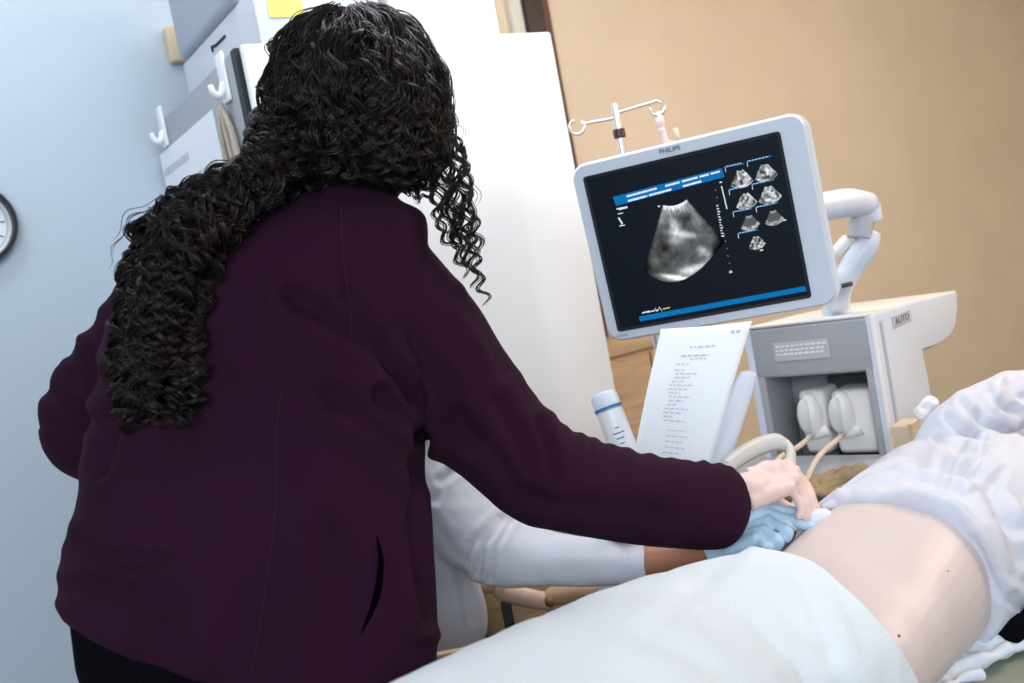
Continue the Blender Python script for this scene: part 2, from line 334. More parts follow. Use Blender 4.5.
MB().tube([c-UP*.028, c+XR*.004-UP*.05, c+XR*.006-UP*.09], [.009, .0075, .009], 12, smooth=10).build('stem', M['pink'], t, True)
MB().tube([c+XR*.033-UP*.028, c+XR*.036-UP*.07], [.006, .005], 8).build('peg', M['cable'], t, True)
MB().tube([c-UP*.055, c+XR*.018-UP*.062, c+XR*.035-UP*.06], .004, 8).build('link', M['pink'], t, True)

# ------------------------------------------------------------------ ultrasound machine
MX = nrm([.940, -.342, .017]); MZ = np.array([-.055, -.103, .993]); MZ = nrm(MZ-MX*(MZ @ MX)); MY = np.cross(MZ, MX)   # MY into the screen
MC = V(700.8, 233.7, 1.882)
def mp(x, y, z): return MC+MX*x+MY*y+MZ*z
def ml(px, py, y=0): q = onplane(px, py, MC+MY*y, MY)-MC; return q @ MX, q @ MZ
def rrect(cx, cz, w_, h_, r, y, n=8):
    o = []
    for (sx, sz, a0) in [(1, 1, 0), (-1, 1, 90), (-1, -1, 180), (1, -1, 270)]:
        for k in range(n+1):
            a = math.radians(a0+90*k/n); o.append(mp(cx+sx*(w_/2-r)+r*math.cos(a), y, cz+sz*(h_/2-r)+r*math.sin(a)))
    return np.array(o)
YM = math.radians(-42); KX = np.array([math.cos(YM), math.sin(YM), 0]); KY = np.array([-math.sin(YM), math.cos(YM), 0]); KF = np.stack([KX, KY, UP], 1)
KO = V(873, 314, 2.08)
def kp(x, y, z): return KO+KX*x+KY*y+UP*z
def kf(px, py, y=0): q = onplane(px, py, KO+KY*y, KY)-KO; return q @ KX, q[2]
def ks(px, py, x=0): q = onplane(px, py, KO+KX*x, KX)-KO; return q @ KY, q[2]
us = thing('ultrasound_machine', kp(-.14, .2, -KO[2]), 'grey and white ultrasound cart with a lit scan on its tilted monitor', 'ultrasound machine')
mon = MB().loft([rrect(0, 0, .432, .348, .026, .003), rrect(0, 0, .440, .356, .029, .008), rrect(0, 0, .440, .356, .029, .030), rrect(0, 0, .41, .326, .04, .048), rrect(0, 0, .30, .22, .04, .058)]).build('monitor', M['shell'], us, 45)
# the rear moulding seen beyond the right edge
MB().loft([rrect(.006, -.001, .442, .356, .034, .016), rrect(.006, -.001, .442, .356, .034, .034)]).build('rear_rim', M['shellw'], mon, 45)
q = [ml(*p) for p in [(584, 181), (778, 127), (813, 298), (617, 332)]]
bx0, bx1 = (q[0][0]+q[3][0])/2, (q[1][0]+q[2][0])/2; bz1, bz0 = (q[0][1]+q[1][1])/2, (q[2][1]+q[3][1])/2
bw, bh, bcx, bcz = bx1-bx0, bz1-bz0, (bx0+bx1)/2, (bz0+bz1)/2
MB().loft([rrect(bcx, bcz, bw, bh, .006, .0035, 4), rrect(bcx, bcz, bw, bh, .006, .0008, 4), rrect(bcx, bcz, bw-.014, bh-.014, .004, .0016, 4), rrect(bcx, bcz, bw-.014, bh-.014, .004, .003, 4)], caps=False).build('screen_bezel', M['slate'], mon)
SY = .0014
scr = MB().loft([rrect(bcx, bcz, bw-.012, bh-.012, .003, SY+.0008, 3), rrect(bcx, bcz, bw-.012, bh-.012, .003, SY, 3)]).build('screen', SCR, mon)
def sq(mb, pts, y=-.0002):
    mb.add([mp(*(lambda l: (l[0], SY+y, l[1]))(ml(*p, SY))) for p in pts], [tuple(range(len(pts)))])
def bar(mb, a, b, wpx, y=-.0002):                      # strip between two points on the screen, drawn in the screen's own plane
    a_, b_2 = np.array(ml(*a, SY)), np.array(ml(*b, SY)); d_ = b_2-a_; d_ /= np.linalg.norm(d_); n_ = np.array([-d_[1], d_[0]])*wpx*.00094
    mb.add([mp(p[0], SY+y, p[1]) for p in (a_-n_, b_2-n_, b_2+n_, a_+n_)], [(0, 1, 2, 3)])
# header band, footer band (blue)
mb = MB(); sq(mb, [(613, 197), (722, 168), (724.5, 177), (616, 206)]); sq(mb, [(639, 316.5), (805, 286), (806.5, 291), (640, 321.5)])
for (a, b) in [((725, 167), (744, 163.5)), ((747, 161.5), (771, 156)), ((728.5, 190), (748, 186)), ((752, 184.5), (774, 179.5)), ((733, 212), (752, 208.5)), ((755, 207.5), (778, 202.5)), ((738, 233.5), (758, 229.5))]: bar(mb, a, b, 1.5)
mb.build('menu_bands', SCR_BLUE, scr)
mb = MB(); P0 = np.array([613.5, 197.5]); dv = np.array([109.5, -29.5])/113.4; nv = np.array([.26, .965])
def words(x0, x1, row, wpx=3.7):
    x = x0
    while x < x1-1:
        L = min(random.uniform(3.0, 7.5), x1-x); bar(mb, P0+dv*x+nv*row, P0+dv*(x+L)+nv*row, wpx/2, -.0004); x += L+random.uniform(.15, .4)
words(13, 45, 2.4); words(53, 68, 2.4); words(70, 87, 2.4); words(88.5, 98, 2.4); words(100, 110, 2.4)
words(13, 33, 7.2); words(35, 58, 7.2); words(70, 90, 7.2); words(2, 11, 12.8)
for (a, b, wd) in [((616.5, 209), (623, 207.5), 1.1), ((618, 214), (623, 213), .9), ((618.5, 217.5), (622.5, 224), 1.6), ((619.5, 226), (625, 225), 1.0), ((657.8, 206.5), (660, 206), 1.3), ((719.5, 182.5), (722, 182), 1.2)]: bar(mb, a, b, wd, -.0004)
bar(mb, (721.5, 186), (727, 209), 1.0, -.0004)
for k in range(12):                                    # depth scale down the right of the sector
    a = np.array([715.5, 190])+np.array([15.3, 80.5])*k/11; bar(mb, a-[.5, 0], a+[.5, 0], .45, -.0004)
for k in range(12):
    a = np.array([717.5, 206])+np.array([5.2, 30])*k/11; bar(mb, a-[1.2, 0], a+[.6+.5*(k % 3), 0], 1.0, -.0004)
bar(mb, (729.3, 272.3), (732.1, 271.7), 1.5, -.0004)
for (a, b) in [((726, 166.5), (743, 162.5)), ((748, 161.2), (770, 156)), ((730, 189.5), (747, 186)), ((753, 184), (773, 179.5)), ((734, 211.5), (751, 208.3)), ((757, 207), (777, 202.5)), ((739, 233), (757, 229.5))]:
    a, b = np.array(a), np.array(b)
    for k in np.arange(0, .95, .16): bar(mb, a+(b-a)*k, a+(b-a)*(k+.1), .55, -.0004)
    bar(mb, a-[1, -.5], a-[.2, -5.5], .5, -.0004)
for (x, y) in [(744.5, 178), (767, 170), (772, 176), (750, 205), (776, 196), (754, 226), (783, 220.5), (760, 250.5)]: bar(mb, (x, y), (x+3.2, y-.7), 1.1, -.0004)
mb.build('screen_lettering', SCR_WHITE, scr)
mb = MB()
x = np.array([642.0, 313.0])
for k, (dx, dy, wd) in enumerate([(4, -1, 1.2), (3.4, -.6, 1.9), (4, -.8, 1.2), (3.5, -.8, .8)]): bar(mb, x, x+[dx, dy], wd, -.0004); x = x+[dx+.6, dy]
x0_ = x
for a, b in [((655, 308), (657, 311.5)), ((657, 311.5), (659.5, 307)), ((659.5, 307), (662, 311))]: bar(mb, a, b, .5, -.0004)
mb.build('status_lettering', SCR_WHITE, scr)
mb = MB(); bar(mb, (663, 309), (670, 307.4), 1.4, -.0004); mb.build('status_mark', SCR_YEL, scr)

def noise2(n, seed, f):
    r = np.random.default_rng(seed); g = r.random((f+2, f+2)); t_ = np.linspace(0, f, n, endpoint=False); i = t_.astype(int); u = t_-i; u = u*u*(3-2*u)
    A = g[np.ix_(i, i)]; B = g[np.ix_(i+1, i)]; C_ = g[np.ix_(i, i+1)]; D_ = g[np.ix_(i+1, i+1)]
    return (A*(1-u)[:, None]+B*u[:, None])*(1-u)+(C_*(1-u)[:, None]+D_*u[:, None])*u
ECHO = bpy.data.materials.new('scan_echo'); ECHO.use_nodes = True; nt = ECHO.node_tree; nt.nodes.clear()
at = nt.nodes.new('ShaderNodeAttribute'); at.attribute_name = 'echo'; e = nt.nodes.new('ShaderNodeEmission'); o_ = nt.nodes.new('ShaderNodeOutputMaterial')
nt.links.new(at.outputs['Color'], e.inputs[0]); nt.links.new(e.outputs[0], o_.inputs[0]); e.inputs[1].default_value = .85
def sector(name, apex, r0, rmax, a0, a1, lum, n=80, par=None):
    """a fan of echo brightness on the screen plane; lum(x, y) in photograph pixels returns 0..1"""
    vs = []; col = []; f = []
    for i in range(n+1):
        for j in range(n+1):
            a = a0+(a1-a0)*j/n; r = r0+(rmax(a)-r0)*i/n; p = (apex[0]+math.sin(a)*r, apex[1]+math.cos(a)*r)
            l = ml(*p, SY); vs.append(mp(l[0], SY-.0005, l[1])); col.append(lum(p[0], p[1], i/n, j/n))
    for i in range(n):
        for j in range(n): k = i*(n+1)+j; f.append((k, k+1, k+n+2, k+n+1))
    me_o = MB().add(vs, f).build(name, ECHO, par)
    ca = me_o.data.color_attributes.new('echo', 'FLOAT_COLOR', 'POINT')
    ca.data.foreach_set('color', np.array([(c*.95, c, c*1.04, 1) for c in col], 'f').ravel())
N1 = noise2(160, 3, 22); N2 = noise2(160, 5, 9); N3 = noise2(160, 8, 60)
def G(x, y, cx, cy, sx, sy, a=0):
    a = math.radians(a); u = (x-cx)*math.cos(a)+(y-cy)*math.sin(a); v = -(x-cx)*math.sin(a)+(y-cy)*math.cos(a); return math.exp(-(u/sx)**2-(v/sy)**2)
def lum(x, y, i, j):
    ii, jj = int(i*159), int(j*159)
    b = .085*(.5+.9*N2[ii, jj])
    b += .75*max(0, 1-i/.07)+.28*G(x, y, 676, 209, 16, 4.5, -8)*(.4+1.1*N1[ii, jj])
    b += .20*G(x, y, 662, 219, 4, 8, 15)+.15*G(x, y, 694, 218, 5, 12, -35)
    b += .48*G(x, y, 675, 226, 4, 8, -25)+.50*G(x, y, 682, 234, 13, 3.2, 8)+.3*G(x, y, 676, 240, 7, 4)
    b += .50*G(x, y, 703, 251, 5, 4, 35)+.42*G(x, y, 709, 256, 3, 6, 10)+.55*G(x, y, 697, 267, 13, 3.2, -14)+.4*G(x, y, 690, 272, 8, 4)
    b += .95*G(x, y, 676, 277.5, 13, 2.1, 6)+.3*G(x, y, 690, 279, 16, 2.5, -5)
    b -= .10*G(x, y, 688, 218, 8, 5)+.05*G(x, y, 663, 246, 8, 14)
    b *= (.72+.55*N1[ii, jj])*(.8+.4*N3[ii, jj]); edge = min(j, 1-j)*14
    if x > 711: b *= max(.12, 1-(x-711)/12)
    fade = 1-max(0, min(1, (i-.80)/.18))*max(0, min(1, (abs(j-.42)-.20)/.22))*.95
    return max(.004, min(1, b)*min(1, .25+edge)*fade)
sector('scan_sector', (669.8, 181), 25, lambda a: 86+15*math.exp(-((a-.02)/.36)**2)-10*max(0, a-.35), math.radians(-16), math.radians(42.5), lum, 100, scr)
th_sp = [(741, 178, 8, 11, 1), (765, 172, 9, 11, 2), (746, 200, 9, 10, 3), (769, 194, 11, 11, 4), (750, 222, 7, 9, 5), (774, 217, 7, 9, 6), (757, 242, 6, 8, 7)]
for (cx, cy, rw, rh, sd) in th_sp:
    n1 = noise2(40, sd, 7); n2 = noise2(40, sd+20, 14)
    def lt(x, y, i, j, n1=n1, n2=n2, cx=cx, cy=cy, sd=sd):
        a, b = int(i*39), int(j*39); v = .9*(n1[a, b]**1.5)*(.5+n2[a, b])
        if sd in (5, 6): v = .10+.5*n1[a, b]*(i > .72)+.2*(i < .15)
        return min(1, v*(1-.3*abs(j-.5)))
    sector('scan_thumbnail', (cx-2, cy-rh*1.15), rh*.5, lambda a, rh=rh: rh*1.95+1.5*math.cos(a*2.5), math.radians(-22), math.radians(46), lt, 24, scr)
lc = ml(669.5, 150); text('maker_logo', 'PHILIPS', .0125, mp(lc[0], .0022, lc[1]), MX, MZ, M['navy'], mon, .0006, font_squeeze=1.0)
for z_ in (0,):
    pz = ml(600, 340); MB().box(mp(pz[0]+.045, .003, -.166), (.012, .0012, .003), np.stack([MX, MY, MZ], 1)).build('power_button', M['greyl'], mon, bevel=.001)
# the articulated arm behind the monitor
am = MB()
def tilted(pts, rad, n=14, flat=1.0): return MB().tube([V(*p) for p in pts], rad, n, smooth=24, flat=flat)
tilted([(770, 216, 1.93), (790, 212, 1.98), (818, 208, 2.02), (848, 203, 2.07), (868, 205, 2.11)], [.028, .028, .030, .030, .027], 18).build('upper_arm', M['shell'], us, True)
tilted([(868, 206, 2.11), (873, 222, 2.11)], [.026, .021], 18).build('arm_elbow_cap', M['shell'], us, True)
tilted([(863, 216, 2.11), (861, 226, 2.11), (859, 238, 2.11)], [.026, .026, .024], 18).build('pivot', M['greyl'], us, True)
MB().tube([V(871, 232, 2.12), V(866, 246, 2.12), V(851, 268, 2.13), V(840, 288, 2.14), kp(-.12, .10, .015), kp(-.12, .10, -.01)], [.020, .026, .026, .025, .030, .034], 18, smooth=30).build('lower_arm', M['shell'], us, True)
tilted([(848, 240, 2.14), (836, 252, 2.14), (826, 258, 2.14)], [.016, .014, .012], 12).build('arm_link', M['shellw'], us, True)
MB().tube([V(842, 286, 2.06), V(852, 283.5, 2.06)], .005, 10).build('release_lever', M['greyd'], us, True)
# body: side profile read on the cart's own side plane, extruded across its width
prof = [ks(*p) for p in [(873, 314), (915, 301), (957, 291), (958, 308), (956, 326), (951, 336), (941, 344), (923, 350), (929, 380), (934, 410)]]
yb = prof[-1][0]+.01
prof += [(yb, -.62), (-.0, -.62)]
WID = .285
MB().prism([kp(.0, y, z) for y, z in prof], -KX*.022).build('side_panel', M['shell'], us, 35, bevel=.006)
MB().prism([kp(-WID, y, z) for y, z in prof], -KX*.022).build('side_panel', M['shell'], us, 35, bevel=.006)
pi = [(y, z-.006) for y, z in prof]; pi[0] = (.02, -.006); pi = [(max(y, .02), z) for y, z in pi]
MB().prism([kp(-.020, y, z) for y, z in [(max(.13, y), z) for y, z in pi]], -KX*(WID-.02)).build('housing', M['grey'], us, 35, bevel=.004)
MB().prism([kp(-.002, y, z) for y, z in [(.0, .002), (prof[2][0]-.004, prof[2][1]+.002), (prof[2][0]-.004, prof[2][1]-.004), (0, -.004)]], -KX*(WID+.012)).build('top_cover', M['shellw'], us, 35, bevel=.002)
rz = kf(820, 375)[1]; rl = kf(757, 400)[0]; rr = kf(872, 374)[0]; zb_ = -.62
rx0, rx1 = rl, -.018
MB().box(kp(-WID/2-.01, .065, (0+rz)/2-.002), ((WID-.02)/2+.008, .065, -rz/2-.002), KF).build('front_panel', M['grey'], us, 35, bevel=.008)
MB().box(kp(-WID+.004, .065, rz-.13), (.010, .064, .14), KF).build('left_cheek', M['grey'], us, 35, bevel=.004)
MB().box(kp(-.028, .065, rz-.13), (.008, .065, .14), KF).build('right_cheek', M['grey'], us, 35, bevel=.004)
MB().box(kp(-.0035, -.003, -.24), (.0035, .005, .238), KF).build('edge_strip', M['shellw'], us, 35, bevel=.002)
MB().box(kp(-WID/2-.01, .065, rz-.262), ((WID-.02)/2+.008, .066, .02), KF).build('bay_sill', M['greyd'], us, 35, bevel=.004)
a = np.array(kf(803, 388)); b_ = np.array(kf(879, 384)); MB().box(kp(-.094, .122, rz-.13), (.082, .009, .105), KF).build('socket_bay', M['greyd'], us)
q = [kf(*p) for p in [(773, 346), (829, 336), (830, 356), (776, 363)]]
qx0, qx1, qz1, qz0 = (q[0][0]+q[3][0])/2, (q[1][0]+q[2][0])/2, (q[0][1]+q[1][1])/2, (q[2][1]+q[3][1])/2
lb = MB().box(kp((qx0+qx1)/2, -.001, (qz0+qz1)/2), ((qx1-qx0)/2, .0012, (qz1-qz0)/2), KF).build('front_label', M['greyl'], us, bevel=.0008)
mb = MB()
for r_ in range(3):
    x = qx0+.006
    while x < qx1-.012:
        L = random.uniform(.004, .012); mb.box(kp(x+L/2, -.0026, qz1-.008-.009*r_), (L/2, .0003, .0022), KF); x += L+.003
mb.build('label_lines', M['shellw'], lb)
q = [ks(*p) for p in [(891, 317), (909, 310), (911, 322), (893, 328)]]
qy0, qy1, qz1, qz0 = (q[0][0]+q[3][0])/2, (q[1][0]+q[2][0])/2, (q[0][1]+q[1][1])/2, (q[2][1]+q[3][1])/2
pl = MB().box(kp(.001, (qy0+qy1)/2, (qz0+qz1)/2), (.0012, (qy1-qy0)/2, (qz1-qz0)/2), KF).build('side_badge', M['greyl'], us, bevel=.0008)
text('badge_lettering', 'AUTO', .022, kp(.0026, (qy0+qy1)/2, (qz0+qz1)/2), KY, UP, M['inkd'], pl, .0004, font_squeeze=1.35)
MB().box(kp(.001, (prof[0][0]+.03), -.24), (.0015, .006, .22), KF).build('side_groove', M['greyl'], us)
# plugged transducer connectors
for (cx, cy, bxp, first) in [(810.5, 414.5, (806, 832), 1), (842, 413, (838, 880), 0)]:
    x, z = kf(cx, cy, .03); x2 = kf(bxp[1], cy, .06)[0]; x1 = kf(bxp[0], cy, .06)[0]; zt_ = kf(cx+12, 388, .05)[1]; zl = kf(cx+8, 452, .05)[1]
    cn = MB().box(kp((x1+x2)/2, .075, (zt_+zl)/2), ((x2-x1)/2, .045, (zt_-zl)/2), KF).build('connector', M['shellw'], us, 35, bevel=.014, seg=4)
    Rl = KF @ _rz(math.radians(28))
    MB().ball(kp(x+.004, .028, z), (.026, .020, .050), Rl, 28, 16).build('connector_latch', M['shellw'], cn, True)
    MB().ball(kp(x-.003, .012, z), (.018, .010, .040), Rl, 24, 14).build('latch_grip', M['ring'], cn, True)
    e0 = kp(x+.008, .03, z-.048)
    MB().tube([e0+KX*.03+UP*.012, e0, e0-KX*.016-UP*.003], [.014, .010, .007], 12, smooth=10).build('strain_relief', M['shellw'], cn, True)
    if first: pts = [e0-KX*.012, V(798, 447, 1.98), V(788, 452, 1.97), V(776, 463, 1.93), V(770, 490, 1.88)]
    else: pts = [e0-KX*.012, V(824, 451, 1.93), V(815, 462, 1.88), V(808, 476, 1.83), V(800, 492, 1.76), V(790, 512, 1.70)]
    MB().tube(pts, .0055, 10, smooth=30).build('cable', M['cable'], cn, True)
# console, holder ring, column, base
ZC = .850
cpts = [kp(x, y, 0)*[1, 1, 0] for x, y in [(-.30, .02), (.03, .02), (.03, -.10), (-.02, -.30), (-.10, -.36), (-.36, -.36), (-.42, -.28), (-.40, -.04)]]
con = MB().prism([p+UP*(ZC-.07) for p in cpts], UP*.07).build('control_console', M['grey'], us, 35, bevel=.012)
for i in range(6):
    for j in range(3): MB().ball(kp(-.33+.05*i, -.14-.05*j, ZC-KO[2]+.002), (.012, .009, .005), KF, 10, 6).build('console_key', M['greyl'], con, True)
MB().ball(kp(-.12, -.27, ZC-KO[2]+.002), .022).build('trackball', M['slate'], con, True)
MB().tube([kp(-.15, .15, -KO[2]+.15), kp(-.15, .15, -.55)], [.09, .11], 20).build('column', M['grey'], us, 40)
bs = MB().box(kp(-.15, .16, -KO[2]+.12), (.17, .24, .04), KF).build('base', M['shell'], us, 40, bevel=.02)
for sx in (-1, 1):
    for sy in (-1, 1):
        c = kp(-.15+sx*.13, .16+sy*.20, -KO[2]+.045); MB().tube([c-KX*.015, c+KX*.015], .045, 20).build('caster', M['greyd'], bs, 40)
rp = [(724, 466, 1.72), (740, 454, 1.75), (760, 443.5, 1.79), (778, 440, 1.82), (789, 448, 1.82), (789, 462, 1.79), (778, 474, 1.76), (756, 480, 1.73), (735, 480, 1.71), (724, 466, 1.72)]
P_ = smooth_path([V(*p) for p in rp], 44)
mb = MB(); rings = []
for i in range(44):
    T_ = nrm(P_[(i+1) % 43]-P_[i-1 if i else 42]); nn = nrm(np.cross(T_, UP)); a = np.linspace(0, 2*math.pi, 11)[:-1]
    rings.append(P_[i]-UP*.004+np.outer(np.cos(a)*.0095, nn)+np.outer(np.sin(a)*.017, UP))
mb.loft(rings, caps=False).build('probe_holder_ring', M['ring'], us, True)
MB().tube([V(733, 474, 1.72), V(722, 482, 1.74), V(716, 500, 1.78)], [.014, .016, .018], 12, smooth=10).build('holder_bracket', M['ring'], us, True)
# slanted white grip bar next to the paper
MB().tube([V(749, 372, 1.84), V(748, 376, 1.84), V(741, 395, 1.83), V(724, 445, 1.80), V(712, 480, 1.78)], [.010, .0165, .019, .0205, .021], 18, smooth=20).build('grip_bar', M['shell'], us, True)

# tan crumpled cloth lying on the console
def lump(name, cells, m, amp=.004, seed=1, par=None, remesh=.006, iters=3, freq=60):
    mb = MB()
    for c, r in cells: mb.ball(c, r)
    rg = np.random.default_rng(seed); K = rg.normal(size=(7, 3))*freq; ph = rg.random(7)*6
    return mb.build(name, m, par, True, remesh=remesh, iters=iters, post=lambda co, no: co+no*(amp*np.sin(co @ K.T+ph).sum(1)/2.2)[:, None])
o = lump('crumpled_cloth', [(onz(a, b, ZC+.006), (.034, .036, r)) for a, b, r in [(800, 496, .012), (812, 488, .014), (826, 481, .015), (842, 477, .014), (858, 474, .012), (834, 492, .010)]], M['sack'], .005, 4, freq=75)
tag(o, 'crumpled tan cloth lying on the cart console under the connectors', 'cloth')

# tan tissue box hooked beside the cart
c = V(917, 438, 2.0); R_ = KF
sh = MB().box(np.array(kp(.045, 0, 0)*[1, 1, 0])+KY*((c-KO) @ KY)+UP*(c[2]-.05), (.045, .06, .006), KF).build('side_shelf', M['shell'], us, bevel=.003)
cb = np.array(kp(.055, 0, 0)*[1, 1, 0])+KY*((c-KO) @ KY)
t = thing('tissue_box', cb+UP*(c[2]-.043), 'small tan tissue box with a white tissue on the side of the ultrasound cart', 'tissue box')
zt2 = V(917, 421, 2.0)[2]
MB().box(cb+UP*((c[2]-.043+zt2)/2), (.018, .035, (zt2-c[2]+.043)/2), KF).build('carton', M['cartan'], t, bevel=.003)
lump('tissue', [(V(920, 413, 1.97), (.013, .012, .018)), (V(926, 409, 1.97), (.014, .012, .017)), (V(932, 404, 1.97), (.012, .012, .020))], M['paper'], .003, 9, t, .003, 1, 140)

# printed sheet leaning under the monitor
DPp = [(661, 329, 1.800), (752, 321, 1.765), (711, 461, 1.715), (635, 452, 1.745)]
A, B, C_, D_ = [V(*p) for p in DPp]; D_ = D_+(D_-A)*.16; C_ = C_+(C_-B)*.16
n = 16; vs = []; pn = nrm(np.cross(B-A, D_-A)); pn = pn if pn @ ZF < 0 else -pn
def pg(u, v, lift=0): p = (A*(1-u)+B*u)*(1-v)+(D_*(1-u)+C_*u)*v; return p+pn*(.012*math.sin(math.pi*v)-.006*math.sin(math.pi*u)+lift)
for s_ in (0, -.0006):
    for i in range(n+1):
        for j in range(n+1): vs.append(pg(j/n, i/n, s_))
N_ = (n+1)**2; f = []
for i in range(n):
    for j in range(n):
        k = i*(n+1)+j; f += [(k, k+1, k+n+2, k+n+1), (k+N_, k+n+1+N_, k+n+2+N_, k+1+N_)]
for i in range(n):
    f += [(i, i+N_, i+1+N_, i+1), (n*(n+1)+i, n*(n+1)+i+1, n*(n+1)+i+1+N_, n*(n+1)+i+N_), (i*(n+1), (i+1)*(n+1), (i+1)*(n+1)+N_, i*(n+1)+N_), (i*(n+1)+n, i*(n+1)+n+N_, (i+1)*(n+1)+n+N_, (i+1)*(n+1)+n)]
t = thing('printed_sheet', (C_+D_)/2, 'white printed sheet of paper hanging below the ultrasound monitor', 'paper')
MB().add(vs, f).build('sheet', M['paper'], t, True)
mb = MB()
def pl_(u0, u1, v, h=.0075):
    mb.add([pg(u0, v, .0008), pg(u1, v, .0008), pg(u1, v+h, .0008), pg(u0, v+h, .0008)], [(0, 1, 2, 3)])
def wl(u0, u1, v, h=.0075):
    u = u0
    while u < u1-.01: L = random.uniform(.02, .07); pl_(u, min(u+L, u1), v, h); u += L+.018
wl(.38, .66, .14, .010); wl(.30, .62, .20, .011); wl(.42, .6, .225, .008); wl(.28, .44, .26)
for k in range(14): wl(.27+.02*math.sin(k), .40+.14*((k*5) % 3)/2, .30+.026*k)
for k in range(6): wl(.36, .58+.05*(k % 2), .70+.035*k, .006)
wl(.80, .90, .05, .02)
mb.build('print_lines', M['ink'], t)

# gel bottle standing in the console holder
bt, bb = V(602.5, 393, 1.80), V(625, 452, 1.78); ax = nrm(bt-bb); L = np.linalg.norm(bt-bb)*1.9; bb = bt-ax*L
t = thing('gel_bottle', bb, 'white gel bottle with a blue band beside the hanging paper sheet', 'bottle')
MB().tube([bb, bb+ax*.006, bb+ax*(L*.60), bb+ax*(L*.84)], [.020, .0245, .025, .0245], 24).build('bottle_body', M['bottle'], t, 50)
MB().tube([bb+ax*(L*.845), bb+ax*(L*.97), bb+ax*L], [.0248, .0245, .020], 24).build('cap', M['shell'], t, 50)
MB().tube([bb+ax*(L*.85), bb+ax*(L*.872)], [.0256, .0256], 24).build('blue_band', M['blue'], t, 50)
side = nrm(np.cross(ax, ZF)); mb = MB()
for k in range(4):
    z0 = L*(.56+.045*k); w0 = .004+.003*(k % 3)
    a = [bb+ax*(z0+dz)-ZF*math.cos(s)*.0256+side*math.sin(s)*.0256 for dz in (0, .0022) for s in np.linspace(-w0/.025, w0/.025, 6)]
    mb.add(a, [(i, i+1, i+7, i+6) for i in range(5)])
mb.build('label_print', M['blue'], t)
MB().tube([bb-UP*.004, bb+ax*.05], [.031, .031], 20, caps=False).build('bottle_cup', M['grey'], us, 40)
# a low tray carrying the bottle, part of the cart
bq = bb-UP*.012
MB().box((bq+V(690, 470, 1.80)*[1, 1, 0]+UP*bq[2])/2*[1, 1, 0]+UP*(bq[2]), (.14, .05, .006), np.stack([nrm((V(690, 470, 1.80)-bq)*[1, 1, 0]), nrm(np.cross(UP, (V(690, 470, 1.80)-bq)*[1, 1, 0])), UP], 1)).build('bottle_tray', M['grey'], us, 40, bevel=.004)

# added cupboard: brown wood stands in for the shadow between refrigerator and cart
c0 = fr(XT+.08, YW-.22, 0); t = thing('shadow_cupboard', fr(XT+.36, YW-.2, 0), 'added low tan wooden cupboard standing in for the shadowed beige wall behind the ultrasound cart', 'cupboard')
MB().box(fr(XT+.36, YW-.2, .56), (.28, .175, .50), MF).build('carcass', M['wood'], t, bevel=.004)
for k in (0, 1):
    dr = MB().box(fr(XT+.222+.277*k, YW-.385, .56), (.134, .009, .49), MF).build('door', M['wood'], t, bevel=.003)
    MB().ball(fr(XT+.335+.05*k, YW-.40, .62), .010).build('knob', M['steel'], dr, True)
MB().box(fr(XT+.36, YW-.2, 1.075), (.295, .187, .014), MF).build('top_board', M['wood'], t, bevel=.003)
MB().box(fr(XT+.36, YW-.19, .03), (.26, .15, .03), MF).build('plinth', M['greyd'], t)

# ------------------------------------------------------------------ bodies: helpers
def se(n, p=2.0):
    th = np.linspace(0, 2*math.pi, n, endpoint=False); c, s = np.cos(th), np.sin(th)
    return np.sign(c)*np.abs(c)**(2/p), np.sign(s)*np.abs(s)**(2/p)
def scr_loft(mb, st, n=32, p=2.2, m=24):
    """stations: px, py, half width px, depth, half thickness, tilt deg - rings across the view"""
    Q = smooth_path(st, m); c, s = se(n, p); rings = []
    for px, py, hw, d, th, ti in Q:
        C = V(px, py, d); a = math.radians(ti); W = XR*math.cos(a)+YU*math.sin(a); rings.append(C+np.outer(c*hw*d/F, W)+np.outer(s*th, ZF))
    return mb.loft(rings)
def limb(mb, st, n=20, m=30, k=1.0, flat=1.0, end=True):
    """stations: px, py, depth, radius px"""
    Q = smooth_path([(*V(a, b, d), r*k*d/F) for a, b, d, r in st], m)
    mb.tube(Q[:, :3], Q[:, 3], n, flat=flat); end and mb.ball(Q[-1, :3], Q[-1, 3]*.98); mb.ball(Q[0, :3], Q[0, 3]*.98); return mb
def wlimb(mb, pts, r, n=18, m=24):
    Q = smooth_path([(*p, q) for p, q in zip(pts, r)], m); mb.tube(Q[:, :3], Q[:, 3], n); mb.ball(Q[-1, :3], Q[-1, 3]*.98); mb.ball(Q[0, :3], Q[0, 3]*.98)
def finger(mb, pts, r0=.0088, r1=.0066, grow=0):
    Q = smooth_path(pts, 16); r = np.linspace(r0, r1, 16)+grow+.0006*np.cos(np.linspace(0, 4*math.pi, 16)); mb.tube(Q, r, 12); mb.ball(Q[-1], r[-1]*1.02, nu=12, nv=8)
def hand(mb, wa, wb, K, tips, thumb, grow=0, pr=.0125):
    """wa, wb: index and little finger sides of the wrist; K: four knuckles; tips: joints of each finger"""
    for i, k in enumerate(K):
        w_ = np.array(wa)*(1-i/3)+np.array(wb)*(i/3); mb.tube([w_, (w_+k)/2, k], [pr+.001+grow, pr+grow, .0112+grow], 12, smooth=8); mb.ball(k, .0114+grow, nu=12, nv=8)
        finger(mb, [k, *tips[i]], .0092 if i < 3 else .0082, .0072 if i < 3 else .0064, grow)
        if i: mb.tube([(w_*.6+k*.4), (np.array(wa)*(1-(i-1)/3)+np.array(wb)*((i-1)/3))*.6+K[i-1]*.4], pr+grow, 10)
    finger(mb, thumb, .0125, .0085, grow)
